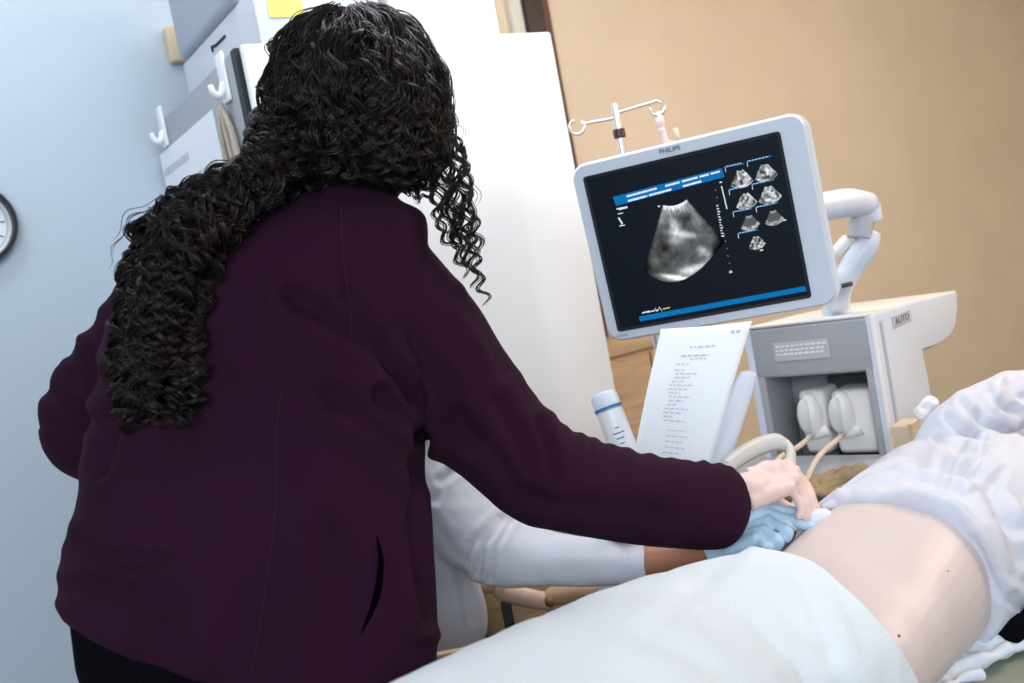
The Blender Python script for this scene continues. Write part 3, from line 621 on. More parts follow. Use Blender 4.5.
def gen_hand(mb, W, D, N, side, curl=.4, L=.17, r=1.0):
    """a relaxed hand at wrist W, pointing D, back of the hand along N, thumb towards side"""
    D, N = nrm(D), nrm(N); S = nrm(side); wa, wb = W+S*.018, W-S*.018; K = []; T = []
    for i, (o, l) in enumerate([(.030, .088), (.010, .094), (-.010, .088), (-.028, .078)]):
        k = W+S*o+D*l; K.append(k); f = [.072, .080, .074, .058][i]; p = k; pts = []; a = curl*.5
        for sgm in (.45, .30, .25): a += curl*.5; p = p+(D*math.cos(a)-N*math.sin(a))*f*sgm; pts.append(p)
        T.append(pts)
    th_ = [W+S*.022+D*.025, W+S*.045+D*.055-N*.010, W+S*.052+D*.085-N*.022, W+S*.046+D*.110-N*.030]
    hand(mb, wa, wb, K, T, th_)
def head(mb, C, fw, up, s=1.0):
    """skull, jaw, nose, ears and lips around the head centre C"""
    fw = nrm(fw); up = nrm(np.array(up)-fw*np.dot(up, fw)); rt = np.cross(fw, up); A_ = np.stack([rt, fw, up], 1)
    P = lambda x, y, z: C+A_ @ (np.array([x, y, z])*s)
    mb.ball(P(0, -.012, .028), np.array([.076, .094, .088])*s, A_, 28, 18); mb.ball(P(0, .028, -.035), np.array([.058, .060, .075])*s, A_, 24, 16)
    mb.ball(P(0, .050, -.088), np.array([.026, .024, .022])*s, A_); mb.ball(P(.034, .052, -.030), np.array([.026, .026, .026])*s, A_); mb.ball(P(-.034, .052, -.030), np.array([.026, .026, .026])*s, A_)
    mb.tube([P(0, .078, .012), P(0, .094, -.014), P(0, .104, -.030)], np.array([.008, .010, .013])*s, 10); mb.ball(P(.011, .092, -.033), .009*s, nu=10, nv=8); mb.ball(P(-.011, .092, -.033), .009*s, nu=10, nv=8)
    mb.ball(P(0, .083, -.060), np.array([.022, .010, .008])*s, A_); mb.tube([P(-.03, .080, .026), P(0, .088, .030), P(.03, .080, .026)], np.array([.009, .011, .009])*s, 8)
    for sx in (-1, 1): mb.ball(P(.076*sx, -.006, -.008), np.array([.008, .018, .031])*s, A_, 14, 10)
    return A_, P
def face_parts(A_, P, par, s=1.0):
    for sx in (-1, 1):
        e = MB().ball(P(.031*sx, .074, .004), .0125*s).build('eye', M['eye'], par, True); MB().ball(P(.031*sx, .083, .004), .0058*s, nu=12, nv=8).build('iris', M['iris'], e, True)
        MB().tube([P(.014*sx, .090, .024), P(.032*sx, .088, .030), P(.050*sx, .076, .024)], [.003, .0036, .002], 8).build('eyebrow', M['brow'], par, True)
    MB().tube([P(-.023, .082, -.060), P(0, .094, -.056), P(.023, .082, -.060)], [.002, .005, .002], 8, smooth=9).tube([P(-.021, .082, -.063), P(0, .093, -.066), P(.021, .082, -.063)], [.002, .0055, .002], 8, smooth=9).build('lips', M['lips'], par, True)
def cloth_noise(amp, freq, seed, n=9):
    rg = np.random.default_rng(seed); K = rg.normal(size=(n, 3))*freq; ph = rg.random(n)*6.28
    return lambda co: amp*np.sin(co @ K.T+ph).sum(1)/math.sqrt(n)
def dist_poly(q, pl):
    pl = np.array(pl, float); best = np.full(len(q), 1e9)
    for a, b in zip(pl[:-1], pl[1:]):
        ab = b-a; t_ = np.clip(((q-a) @ ab)/(ab @ ab), 0, 1); best = np.minimum(best, np.linalg.norm(q-a-t_[:, None]*ab, axis=1))
    return best
def folds(co, no, lst):
    """real creases: each is (polyline seen in the photograph, depth in m, width px); only the near side of the garment is moved"""
    q = proj(co)[:, :2]; facing = np.clip(((CAM-co)*no).sum(1)/np.linalg.norm(CAM-co, axis=1)*3+.6, 0, 1); d = np.zeros(len(co))
    for pl, amp, sg in lst:
        e = dist_poly(q, pl); d -= amp*np.exp(-(e/sg)**2); d += amp*.45*np.exp(-((e-sg*1.9)/sg)**2)
    return co+no*(d*facing)[:, None]

# ------------------------------------------------------------------ the bed and the patient
U = np.array([.73, .683, 0]); NN = np.array([.683, -.73, 0]); BF = np.stack([NN, U, UP], 1); C0 = np.array([.465, 1.49, 0]); BZ = .685
def bp(s, n_, z): return C0+U*s+NN*n_+UP*z
t = thing('examination_bed', bp(.1, .0, 0), 'examination bed with an olive grey mattress carrying the lying patient', 'bed')
MB().box(bp(.12, .08, BZ-.05), (.285, .98, .045), BF).build('mattress', M['matt'], t, 50, bevel=.02, seg=4)
MB().box(bp(.12, .08, BZ-.125), (.265, .95, .025), BF).build('bed_frame', M['frame'], t, bevel=.006)
for s_ in (-.72, .92):
    for n_ in (-.14, .30): MB().tube([bp(s_, n_, .03), bp(s_, n_, BZ-.13)], .022, 14).build('leg', M['frame'], t, 50)
patient = thing('person', bp(.1, 0, BZ), 'person lying on the bed with a bare belly and a white top pulled up', 'person')
tr = [(-.46, 0, .755, .13, .07), (-.36, 0, .775, .165, .09), (-.2, 0, .779, .17, .094), (-.13, .003, .782, .163, .098), (-.05, .006, .788, .157, .107), (.03, .004, .795, .157, .117), (.12, 0, .797, .156, .120), (.25, 0, .80, .158, .118), (.38, 0, .80, .168, .115), (.48, 0, .795, .16, .10), (.54, 0, .79, .09, .07), (.58, 0, .80, .056, .056), (.66, 0, .81, .05, .052)]
mb = MB(); Q = smooth_path(tr, 50); c, s = se(40, 2.25)
mb.loft([bp(a, b_, z)+np.outer(c*w_, NN)+np.outer(s*h_, UP) for a, b_, z, w_, h_ in Q])
PH = bp(.76, 0, .815); A_, Pf = head(mb, PH, nrm(UP-U*.12), U)
EL = V(957, 440, 1.84); SH = bp(.47, -.15, .83); WR = V(1090, 372, 1.98)
wlimb(mb, [SH, (SH+EL)/2, EL, (EL+WR)/2, WR], [.048, .044, .036, .034, .024])
gen_hand(mb, WR, nrm(WR-EL)*.8+NN*.3, UP, ZF*-1, .5)
S2 = bp(.47, .17, .80); E2_ = bp(.30, .32, .735); W2 = bp(.46, .50, .75)*0+bp(.10, .345, .725)
# the near arm lies bent back beside the head
E3 = bp(.62, .30, .745); W3 = bp(.80, .16, .735)
wlimb(mb, [S2, (S2+E3)/2, E3, (E3+W3)/2, W3], [.048, .044, .036, .034, .024]); gen_hand(mb, W3, -NN*.8+U*.4, UP, U, .4)
KN = [np.array([-.17, .93, .885]), np.array([-.05, .84, .885])]
for i, n_ in enumerate((-.078, .070)):
    hip = bp(-.36, n_, .775); ft = KN[i]+np.array([-.16, -.22, -.13])
    wlimb(mb, [hip, (hip+KN[i])/2, KN[i], (KN[i]+ft)/2, ft], [.078, .070, .056, .050, .036])
    mb.ball(ft+np.array([-.02, -.04, .02]), (.038, .075, .035))
nz = cloth_noise(.0016, 22, 3)
def belly(co, no):
    co = co+no*nz(co)[:, None]
    nav = bp(-.075, .035, .91); e = np.linalg.norm(co-nav, axis=1); co = co-no*(.004*np.exp(-(e/.012)**2))[:, None]
    return co
body = mb.build('body', M['skinb'], patient, True, remesh=.0036, iters=6, post=belly)
mb = MB()
for px, py, r in [(948, 571, .0012), (899, 636, .0022)]:
    p = hit(bvh(body), px, py, 0); mb.ball(p, r, nu=8, nv=6) if p is not None else 0
mb.build('mole', mat('mole_brown', (.22, .11, .085), .6), body, True)
face_parts(A_, Pf, patient)
mb = MB(); mb.ball(PH+U*.035-UP*.022, (.088, .088, .082)); mb.tube([PH+NN*.06+U*.05-UP*.05, PH+NN*.12+U*.10-UP*.10], [.05, .03], 12); mb.tube([PH-NN*.06+U*.05-UP*.05, PH-NN*.12+U*.12-UP*.10], [.05, .03], 12)
mb.build('hair', M['hairc'], patient, True, remesh=.006, iters=2, post=lambda co, no: co+no*(.002*np.sin(co @ (NN*400+U*60)))[:, None])
# white top
mb = MB(); c, s = se(56, 2.3); TH = np.arctan2(s, c)
st = [(.085, .797, .164, .120), (.088, .797, .172, .130), (.10, .80, .177, .137), (.13, .80, .176, .134), (.18, .80, .180, .136), (.25, .80, .184, .138), (.34, .80, .190, .140), (.43, .80, .19, .135), (.50, .80, .18, .12), (.55, .795, .09, .075), (.57, .795, .07, .065)]
Q = smooth_path(st, 44); rings = []
for a, z, w_, h_ in Q:
    k = max(0, 1-(a-.085)/.30); skew = (-.030*np.clip(c, 0, 1)**2-.012*np.clip(-c, 0, 1)+.010*np.sin(3*TH+.6))*k
    rings.append(np.array([bp(a+sk, 0, z) for sk in skew])+np.outer(c*w_, NN)+np.outer(s*h_, UP))
mb.loft(rings)
limb(mb, [(1010, 500, 1.86, 40), (978, 482, 1.85, 38), (955, 462, 1.84, 32), (944, 446, 1.835, 27), (958, 428, 1.84, 29), (985, 410, 1.86, 29), (1022, 398, 1.90, 28), (1070, 384, 1.95, 24)], m=60)
wlimb(mb, [S2, (S2+E3)/2, E3, (E3+W3)/2], [.062, .056, .048, .045])
nz1, nz2 = cloth_noise(.0024, 20, 11), cloth_noise(.0009, 60, 12)
def topw(co, no):
    co = co+no*(nz1(co)+nz2(co))[:, None]
    q = proj(co); w_ = (q[:, 1] < 492)*(q[:, 0] > 925); arm = np.exp(-(dist_poly(q[:, :2], [(948, 445), (985, 410), (1060, 388)])/34)**2)+.8*np.exp(-(dist_poly(q[:, :2], [(948, 450), (985, 480)])/26)**2)
    ph = q[:, 0]*.95+q[:, 1]*.55+9*np.sin(q[:, 1]/23+q[:, 0]/41)+6*np.sin(q[:, 0]/17-q[:, 1]/29); rip = np.sin(ph*2*math.pi/34)+.45*np.sin(ph*2*math.pi/19+q[:, 1]/20)
    co = co+no*(.0042*rip*np.clip(arm, 0, 1)*w_*np.clip((q[:, 0]-925)/30, 0, 1))[:, None]
    L = [([(850, 488), (900, 476), (950, 488), (990, 520), (1012, 575)], .006, 6), ([(915, 462), (970, 474), (1002, 505), (1024, 560)], .008, 7), ([(860, 478), (905, 463), (955, 470)], .004, 5), ([(870, 492), (915, 478), (975, 495), (1020, 530)], .005, 6), ([(990, 480), (1003, 520), (1024, 580)], .006, 7), ([(940, 470), (990, 476), (1024, 500)], .005, 6), ([(900, 462), (930, 455), (1000, 456)], .004, 6), ([(975, 540), (1000, 590), (1024, 610)], .004, 5), ([(955, 500), (985, 545), (1005, 590)], -.004, 5), ([(948, 418), (962, 432), (985, 440)], .008, 4), ([(962, 402), (985, 425), (1010, 430)], .007, 4), ([(988, 390), (1003, 408), (1018, 412)], .007, 4), ([(938, 440), (955, 450), (985, 452)], .008, 4), ([(1008, 382), (1018, 395), (1024, 398)], .006, 4)]
    return folds(co, no, L)
top = mb.build('top', M['shirtp'], patient, True, remesh=.0048, iters=4, post=topw)
# loose corner of the top reaching over the far side of the belly
mb = MB()
limb(mb, [(905, 482, 1.66, 22), (880, 488, 1.655, 22), (856, 496, 1.65, 15), (838, 503, 1.645, 9), (824, 507, 1.64, 4)], m=30, flat=.8)
limb(mb, [(900, 470, 1.70, 16), (872, 480, 1.69, 13), (850, 490, 1.67, 8), (830, 502, 1.65, 4)], m=24)
mb.build('top_corner', M['shirtp'], patient, True, remesh=.004, iters=5, post=lambda co, no: co+no*(nz1(co)*.5)[:, None])
# black cloth beside the flank, also standing in for the gap's shadow
tag(lump('black_cloth_shadow', [(bp(.115, .150, BZ+.028), (.03, .03, .030)), (bp(.15, .175, BZ+.022), (.035, .04, .024)), (bp(.20, .18, BZ+.03), (.04, .05, .03))], M['black'], .003, 3), 'black cloth doubling as the dark shadow between the bare flank and the white sheet', 'cloth')
# crumpled sheet along the near flank
mb = MB()
pts = [onz(900, 706, BZ+.006), onz(926, 684, BZ+.010), onz(956, 664, BZ+.012), onz(985, 650, BZ+.012), onz(1014, 636, BZ+.014), onz(1060, 612, BZ+.016)]
Q = smooth_path([(*p, r) for p, r in zip(pts, [.03, .036, .034, .030, .034, .036])], 40); mb.tube(Q[:, :3], Q[:, 3], 16, flat=.42)
for pp, r0 in [([(930, 672), (955, 655), (975, 645), (1000, 641)], .011), ([(918, 690), (950, 668), (985, 657), (1010, 648)], .010), ([(945, 690), (962, 678), (985, 672)], .010), ([(990, 646), (1005, 632), (1026, 622)], .012)]:
    Q = smooth_path([(*onz(a, b, BZ+.022), r0) for a, b in pp], 20); mb.tube(Q[:, :3], Q[:, 3]*np.linspace(.6, 1, 20), 10)
nz3 = cloth_noise(.0032, 85, 21)
tag(mb.build('bed_sheet', M['sheet'], None, True, remesh=.005, iters=2, post=lambda co, no: co+no*nz3(co)[:, None]), 'crumpled white sheet bunched on the mattress below the bare belly', 'sheet')
# towel over hips and legs
path = [(*bp(-.085, 0, .792), .170, .120), (*bp(-.18, -.006, .791), .182, .122), (*bp(-.34, -.018, .797), .200, .132), (*bp(-.50, -.03, .815), .205, .140), (-.05, .945, .85, .215, .155), (-.15, .80, .86, .215, .155), (-.25, .66, .82, .20, .14), (-.33, .54, .77, .19, .11)]
Q = smooth_path(path, 90); ang = np.linspace(math.radians(-52), math.radians(232), 84); rings = []
cen = Q[:, :3]; T_ = np.gradient(cen, axis=0); cum = np.concatenate([[0], np.cumsum(np.linalg.norm(np.diff(cen, axis=0), axis=1))])
for i in range(90):
    row = []
    for a in ang:
        # the hem crosses the body on a slant: the near side starts further down the legs
        cs = math.cos(a); sl = .060+.095*cs+.045*math.sin(a); k = max(0, 1-cum[i]/.5); si = cum[i]+sl*k
        q = np.array([np.interp(si, cum, Q[:, j]) for j in range(5)]); tt = np.array([np.interp(si, cum, T_[:, j]) for j in range(3)]); tt[2] = 0; tt = nrm(tt); nn = np.cross(tt, UP)*-1
        if nn @ NN < 0: nn = -nn
        w_, h_ = q[3], q[4]; x, z = math.copysign(abs(cs)**(2/2.3), cs)*w_, math.copysign(abs(math.sin(a))**(2/2.3), math.sin(a))*h_
        if z < -.02: x *= 1+.6*(-z-.02)/.1; 
        p = q[:3]+nn*x+UP*z; p[2] = max(p[2], BZ+.008+.004*math.sin(i*.7)); row.append(p)
    rings.append(row)
nz4, nz5 = cloth_noise(.0042, 15, 31), cloth_noise(.0012, 60, 32)
def tw(co, no):
    co = co+no*(nz4(co)+nz5(co))[:, None]
    return folds(co, no, [([(735, 560), (690, 600), (640, 650)], .004, 9), ([(560, 625), (640, 640), (720, 683)], .003, 12), ([(800, 590), (820, 640), (840, 690)], .003, 9), ([(690, 585), (760, 600), (820, 660)], .0035, 10)])
o = MB().loft(rings, caps=False, closed=False).build('towel', M['towel'], None, True, post=tw)
md = o.modifiers.new('thick', 'SOLIDIFY'); md.thickness = .010; md.offset = 1
md = o.modifiers.new('soft', 'SUBSURF'); md.levels = md.render_levels = 1
tag(o, 'white terry towel draped over the lying patient\'s hips and legs', 'towel')

# ------------------------------------------------------------------ sonographer in the plum fleece
son = thing('person', np.array([-.40, 1.37, 0]), 'standing person seen from behind in a plum fleece jacket with long dark curly hair', 'person')
TORSO = [(345, 176, 40, 1.455, .050, 0), (338, 198, 62, 1.45, .066, 0), (318, 215, 105, 1.44, .088, 2), (290, 238, 138, 1.43, .104, 3), (276, 280, 148, 1.42, .118, 2), (266, 345, 156, 1.41, .127, 0), (262, 425, 163, 1.395, .130, -2), (258, 500, 173, 1.38, .132, -5), (253, 580, 187, 1.37, .138, -9), (250, 632, 191, 1.36, .142, -14), (250, 652, 189, 1.36, .142, -16)]
RARM = [(375, 262, 1.44, 50), (418, 322, 1.44, 56), (450, 374, 1.45, 57), (482, 418, 1.465, 55), (518, 456, 1.485, 52), (562, 482, 1.515, 50), (630, 497, 1.555, 46), (690, 504, 1.585, 44), (708, 505, 1.593, 43.5), (724, 506, 1.601, 41), (733, 507, 1.606, 34)]
LARM = [(182, 268, 1.43, 41), (158, 305, 1.44, 41), (127, 352, 1.455, 43), (100, 398, 1.47, 47), (90, 432, 1.49, 45), (120, 445, 1.54, 38), (180, 452, 1.61, 34), (240, 455, 1.66, 31)]
mb = MB(); scr_loft(mb, TORSO, 48, 2.35, 60); limb(mb, RARM, 28, 80, end=False); limb(mb, LARM, 24, 50)
limb(mb, [(345, 190, 1.45, 44), (347, 172, 1.455, 42)], 20, 8)
nj, nj2 = cloth_noise(.0032, 11, 41), cloth_noise(.0013, 34, 42)
JF = [([(292, 296), (335, 322), (380, 352), (415, 395)], .011, 10), ([(345, 300), (385, 345), (418, 410)], .007, 9), ([(380, 396), (405, 418), (426, 434)], .012, 9), ([(335, 395), (380, 425), (424, 470)], .006, 12), ([(395, 330), (440, 380), (470, 440)], .006, 11),
      ([(455, 420), (490, 452), (530, 500)], .006, 10), ([(500, 405), (520, 440), (545, 500)], .0055, 8), ([(540, 425), (548, 450), (552, 480)], .006, 7), ([(465, 300), (495, 345), (505, 370)], .004, 8), ([(520, 500), (580, 505), (660, 512)], .004, 10),
      ([(422, 440), (415, 520), (428, 620)], .010, 9), ([(385, 520), (400, 580), (425, 630)], -.003, 12), ([(150, 540), (170, 600), (165, 650)], .004, 16), ([(210, 500), (215, 580), (205, 660)], -.004, 18), ([(330, 540), (350, 600), (345, 670)], .005, 16), ([(78, 540), (110, 560), (160, 560)], .005, 8), ([(62, 590), (100, 585), (150, 600)], .004, 8), ([(112, 300), (130, 330), (120, 380)], .006, 8), ([(75, 350), (95, 370), (110, 410)], .007, 7), ([(55, 395), (80, 410), (110, 440)], .005, 7), ([(100, 470), (112, 440), (118, 380)], .010, 8), ([(230, 300), (270, 360), (330, 400)], .004, 14)]
def jack(co, no):
    co = co+no*(nj(co)+nj2(co))[:, None]; q = proj(co); x, y = q[:, 0], q[:, 1]
    topy = np.interp(x, [500, 560, 600, 700, 745], [345, 427, 441, 460, 468])
    g = np.exp(-((y-topy)/20)**2)*np.clip((x-515)/40, 0, 1)*np.clip((748-x)/20, 0, 1); co = co+no*((.0014*np.sin(x*2*math.pi/17+1.6*np.sin(x/23))+.0012*np.sin(x*2*math.pi/29+2*np.sin(x/37)))*g)[:, None]
    lx = np.interp(y, [250, 300, 345, 400, 440], [122, 100, 70, 45, 42]); g = np.exp(-((x-lx)/22)**2)*(y > 270)*(y < 430)*(x < 160); co = co+no*(.0030*np.sin(y*2*math.pi/37+1.0+.8*np.sin(y/19))*g)[:, None]
    return folds(co, no, [(a, b*1.35, c) for a, b, c in JF])
jacket = mb.build('fleece_jacket', M['fleece'], son, True, remesh=.0052, iters=5, post=jack)
JT = bvh(jacket)
def seam(pts, m, r, par, name, lift=.0006):
    q = [hit(JT, a, b, lift) for a, b in smooth_path(pts, 40)]; q = [p for p in q if p is not None]
    if len(q) > 3: MB().tube(q, r, 6).build(name, m, par, True)
seam([(342, 196), (341, 225), (344, 265), (349, 300), (352, 335)], M['fleeces'], .0011, jacket, 'seam')
seam([(284, 380), (277, 430), (276, 500), (270, 560), (258, 640), (252, 672)], M['fleeces'], .0010, jacket, 'seam')
q = [hit(JT, a, b, -.001) for a, b in smooth_path([(377, 536), (381, 560), (378, 590), (371, 612), (361, 634)], 20)]
MB().tube(q, [.0015+.0065*math.sin(math.pi*i/19) for i in range(20)], 8, flat=.6).build('pocket_opening', M['pocket'], jacket, True)
# cuff opening
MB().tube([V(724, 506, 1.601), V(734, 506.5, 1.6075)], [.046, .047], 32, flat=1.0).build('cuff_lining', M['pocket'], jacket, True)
# trousers, in world space
hp = V(248, 652, 1.365); mb = MB(); c, s = se(36, 2.3)
HX, HY = nrm(XR*[1, 1, 0]), nrm(ZF*[1, 1, 0])
mb.loft([hp+UP*dz+HX*dx+np.outer(c*w_, HX)+np.outer(s*h_, HY) for dz, dx, w_, h_ in [(.10, -.03, .19, .11), (.03, -.01, .215, .125), (-.06, 0, .215, .128), (-.13, 0, .205, .12), (-.17, 0, .19, .11)]])
FT = []
for sx in (-1, 1):
    a = hp+HX*.098*sx-UP*.10; b_ = np.array([a[0]+.01*sx, a[1]+.01, .47]); g = np.array([a[0]+.03*sx, a[1]-.0, .07]); FT.append(g)
    wlimb(mb, [a, (a+b_)/2, b_, (b_+g)/2, g], [.105, .088, .062, .056, .046])
mb.build('trousers', M['black'], son, True, remesh=.008, iters=4)
for g in FT:
    mb = MB(); mb.ball(g+HY*.05-UP*.035, (.046, .125, .035)); mb.ball(g-UP*.02, (.04, .05, .04)); mb.box(g+HY*.05-UP*.062, (.038, .11, .008)); mb.build('shoe', M['shoe'], son, True, remesh=.006, iters=2)
# the body under the clothes, one surface
mb = MB(); scr_loft(mb, [(a, b, c_*.80, d, e*.78, f) for a, b, c_, d, e, f in TORSO[1:]]+[(250, 760, 120, 1.36, .10, 0)], 36, 2.3, 40)
HC = V(352, 104, 1.435); hf = nrm(XR*.42+ZF*.85-YU*.18)
wlimb(mb, [V(340, 225, 1.45), V(347, 185, 1.45), HC-UP*.03], [.07, .056, .055])
A_, Pf = head(mb, HC, hf, UP+XR*.05)
limb(mb, [(380, 270, 1.44, 34), (450, 374, 1.45, 32), (505, 446, 1.475, 28), (562, 484, 1.515, 25), (650, 500, 1.565, 21), (728, 494, 1.60, 18), (750, 489, 1.605, 17.5)], 18, 50)
wa, wb = V(748, 477, 1.63), V(748, 502, 1.585)
mb.ball(V(768, 473.5, 1.637), .0225); mb.ball(V(779, 471, 1.64), .020); mb.ball(V(758, 486, 1.61), .0235)
K = [V(788, 465, 1.650), V(794, 471, 1.635), V(795, 479, 1.618), V(789, 488, 1.602)]
TP = [[V(804, 482, 1.650), V(812, 498, 1.640), V(816, 508, 1.632)], [V(806, 488, 1.633), V(811, 503, 1.622), V(812, 514, 1.614)], [V(803, 493, 1.616), V(807, 508, 1.607), V(806, 518, 1.602)], [V(797, 498, 1.602), V(801, 509, 1.596), V(799, 516, 1.593)]]
hand(mb, wa, wb, K, TP, [V(762, 492, 1.655), V(778, 503, 1.675), V(792, 510, 1.675), V(803, 514, 1.665)], pr=.0145)
limb(mb, [(190, 275, 1.44, 28), (160, 308, 1.45, 27), (130, 355, 1.465, 27), (104, 400, 1.48, 27), (98, 432, 1.50, 25), (170, 450, 1.60, 22), (265, 455, 1.68, 17)], 18, 50)
gen_hand(mb, V(268, 455, 1.685), nrm(ZF*.5+XR), UP, -ZF, .5)
for g, sx in zip(FT, (-1, 1)):
    a = hp+HX*.098*sx-UP*.05; wlimb(mb, [a, (a+g)/2, g], [.08, .05, .036]); mb.ball(g+HY*.05-UP*.035, (.036, .11, .025))
body = mb.build('body', M['skin'], son, True, remesh=.0033, iters=3, post=lambda co, no: co)
face_parts(A_, Pf, son)

# ------------------------------------------------------------------ her curls
mb = MB(); HR = np.stack([XR, ZF, YU], 1)
mb.ball(V(354, 106, 1.435), (.119, .112, .126), HR, 40, 26); mb.ball(V(372, 150, 1.44), (.092, .09, .07), HR, 30, 20)
mb.ball(V(300, 140, 1.42), (.078, .075, .07), HR, 30, 20)
limb(mb, [(300, 130, 1.41, 46), (250, 180, 1.36, 44), (195, 225, 1.315, 44), (165, 290, 1.295, 36), (155, 340, 1.285, 30), (152, 375, 1.28, 16)], 20, 40, flat=.6)
def hole(co, no): return co+no*(.0025*np.sin(proj(co)[:, 0]*.55+3*np.sin(proj(co)[:, 1]*.12)))[:, None]
cap = mb.build('hair_mass', M['hairc'], son, True, remesh=.006, iters=3, post=hole)
# leave the face free: the hair mass is pulled back behind the ears
ET = bvh(cap, jacket)
def guide(pts, lift, dflt, m):
    Q = smooth_path(pts, m); ds = []
    for a, b in Q:
        p = ET.ray_cast(Vector(CAM), Vector(ray(a, b)))[0]; ds.append(float(proj(np.array(p))[2]) if p is not None else np.nan)
    ds = np.array(ds); ok = ~np.isnan(ds) & (ds < 1.56)
    ds = np.interp(np.arange(m), np.where(ok)[0], ds[ok]) if ok.sum() > 1 else np.full(m, dflt)
    k = np.ones(7)/7; ds = np.convolve(np.pad(ds, 3, mode='edge'), k, 'valid')
    return np.array([V(a, b, d-lift) for (a, b), d in zip(Q, ds)])
HV, HF, HN = [], [], 0
def strand(P, r):
    global HN
    n = len(P); T = np.gradient(P, axis=0); T /= np.maximum(1e-9, np.linalg.norm(T, axis=1))[:, None]
    a = np.cross(T, ZF); a /= np.maximum(1e-6, np.linalg.norm(a, axis=1))[:, None]; b = np.cross(T, a)
    rr = (r*np.minimum(1, (n-np.arange(n))/6))[:, None]
    v = np.stack([P+a*rr, P-a*rr*.5+b*rr*.87, P-a*rr*.5-b*rr*.87], 1).reshape(-1, 3)
    i = np.arange(n-1)[:, None]*3; j = np.array([0, 1, 2]); j2 = np.array([1, 2, 0])
    HF.append((np.stack([i+j, i+j2, i+3+j2, i+3+j], -1).reshape(-1, 4)+HN)); HV.append(v); HN += len(v)
def lock(G, A, lam, K, r=.0011, spread=.0022, hand_=1, tight=0):
    seg = np.linalg.norm(np.diff(G, axis=0), axis=1); cum = np.concatenate([[0], np.cumsum(seg)]); L = cum[-1]; n = max(12, int(L/.0032))
    s = np.linspace(0, L, n); P = np.stack([np.interp(s, cum, G[:, k]) for k in range(3)], 1)
    for k in range(3): P[:, k] = np.convolve(np.pad(P[:, k], 4, mode='edge'), np.ones(9)/9, 'valid')
    T = np.gradient(P, axis=0); T /= np.maximum(1e-9, np.linalg.norm(T, axis=1))[:, None]; a = np.cross(T, ZF); a /= np.maximum(1e-6, np.linalg.norm(a, axis=1))[:, None]; b = np.cross(T, a)
    ph0 = rng.random()*6.28; wob = rng.normal()*.5; grow = np.clip(.12+s/.05, .12, 1.0)*np.clip(1.1-.25*s/max(L, 1e-6), .8, 1.1)
    lam_s = lam*(1+.15*np.sin(s/L*5+wob))
    phi = ph0+hand_*np.cumsum(np.full(n, s[1])/lam_s)*2*math.pi
    for q in range(K):
        o = rng.normal(size=2)*spread; dp = rng.normal()*.15; m_ = rng.uniform(.82, 1.15); fr_ = rng.normal()*.015
        e0, e1 = (0, n) if rng.random() < .6 else (0, int(n*rng.uniform(.75, 1)))
        f = phi*(1+fr_*.3)+dp
        p = P+a*((np.cos(f)*A*m_*grow+o[0]))[:, None]+b*((np.sin(f)*A*.8*m_*grow+o[1]))[:, None]
        strand(p[e0:e1], r*rng.uniform(.75, 1.25))
def band(L, R, n, s0, s1, A, lam, K, lift, dflt=1.42, jit=5, **kw):
    Lp, Rp = smooth_path(L, 60), smooth_path(R, 60)
    for i in range(n):
        t_ = (i+rng.random())/n; a, b = s0(), s1(); idx = np.linspace(a*59, b*59, 9); dr = rng.normal()*.05
        pts = []
        for k, q in enumerate(idx):
            q = min(59, max(0, q)); lo = int(q); w_ = min(1, max(0, t_+dr*k/8))
            pts.append(Lp[lo]*(1-w_)+Rp[lo]*w_+rng.normal(size=2)*jit*.35)
        lock(guide(pts, lift(), dflt, 30), A*rng.uniform(.7, 1.25), lam*rng.uniform(.8, 1.25), K, hand_=rng.choice([-1, 1]), **kw)
u = rng.uniform
capL = [(338, 9), (292, 28), (268, 70), (262, 110), (256, 145), (236, 182)]; capR = [(358, 7), (405, 20), (436, 60), (448, 105), (446, 150), (430, 192)]
band(capL, capR, 95, lambda: u(0, .06), lambda: u(.80, 1.0), .0045, .085, 22, lambda: u(.000, .008), spread=.0042, r=.00085, jit=3)
band(capL, capR, 60, lambda: u(.12, .4), lambda: u(.86, 1.0), .0100, .055, 20, lambda: u(.004, .014), spread=.0030, r=.00085, jit=3)
band(capL, capR, 58, lambda: u(.35, .7), lambda: u(.93, 1.0), .0115, .046, 18, lambda: u(.008, .018), spread=.0026, r=.0008)
fallL = [(275, 110), (238, 160), (178, 192), (140, 226), (128, 275), (118, 335), (113, 380), (128, 428)]; fallR = [(345, 178), (300, 196), (258, 215), (226, 250), (206, 292), (196, 345), (200, 388), (184, 428)]
band(fallL, fallR, 46, lambda: u(.0, .3), lambda: u(.72, 1.0), .0085, .052, 17, lambda: u(.000, .012), spread=.0034, r=.00085)
band(fallL, fallR, 44, lambda: u(.15, .5), lambda: u(.68, 1.02), .0120, .046, 16, lambda: u(.004, .018), spread=.0026, r=.0008, jit=7)
band(fallL, fallR, 34, lambda: u(.4, .68), lambda: u(.74, 1.04), .0115, .040, 14, lambda: u(.008, .024), spread=.0022, r=.0008, jit=9)
sideL = [(428, 95), (434, 140), (432, 172), (440, 210), (450, 245), (474, 300)]; sideR = [(449, 100), (462, 145), (470, 185), (474, 225), (480, 262), (490, 312)]
band(sideL, sideR, 13, lambda: u(.0, .25), lambda: u(.7, 1.0), .0065, .040, 9, lambda: u(.0, .02), spread=.0022, r=.0008, jit=7)
band([(420, 120), (418, 170), (408, 186), (398, 196)], [(440, 150), (436, 185), (425, 198), (412, 203)], 7, lambda: u(0, .2), lambda: u(.8, 1), .0075, .032, 10, lambda: u(.004, .016), spread=.0018, r=.0008)
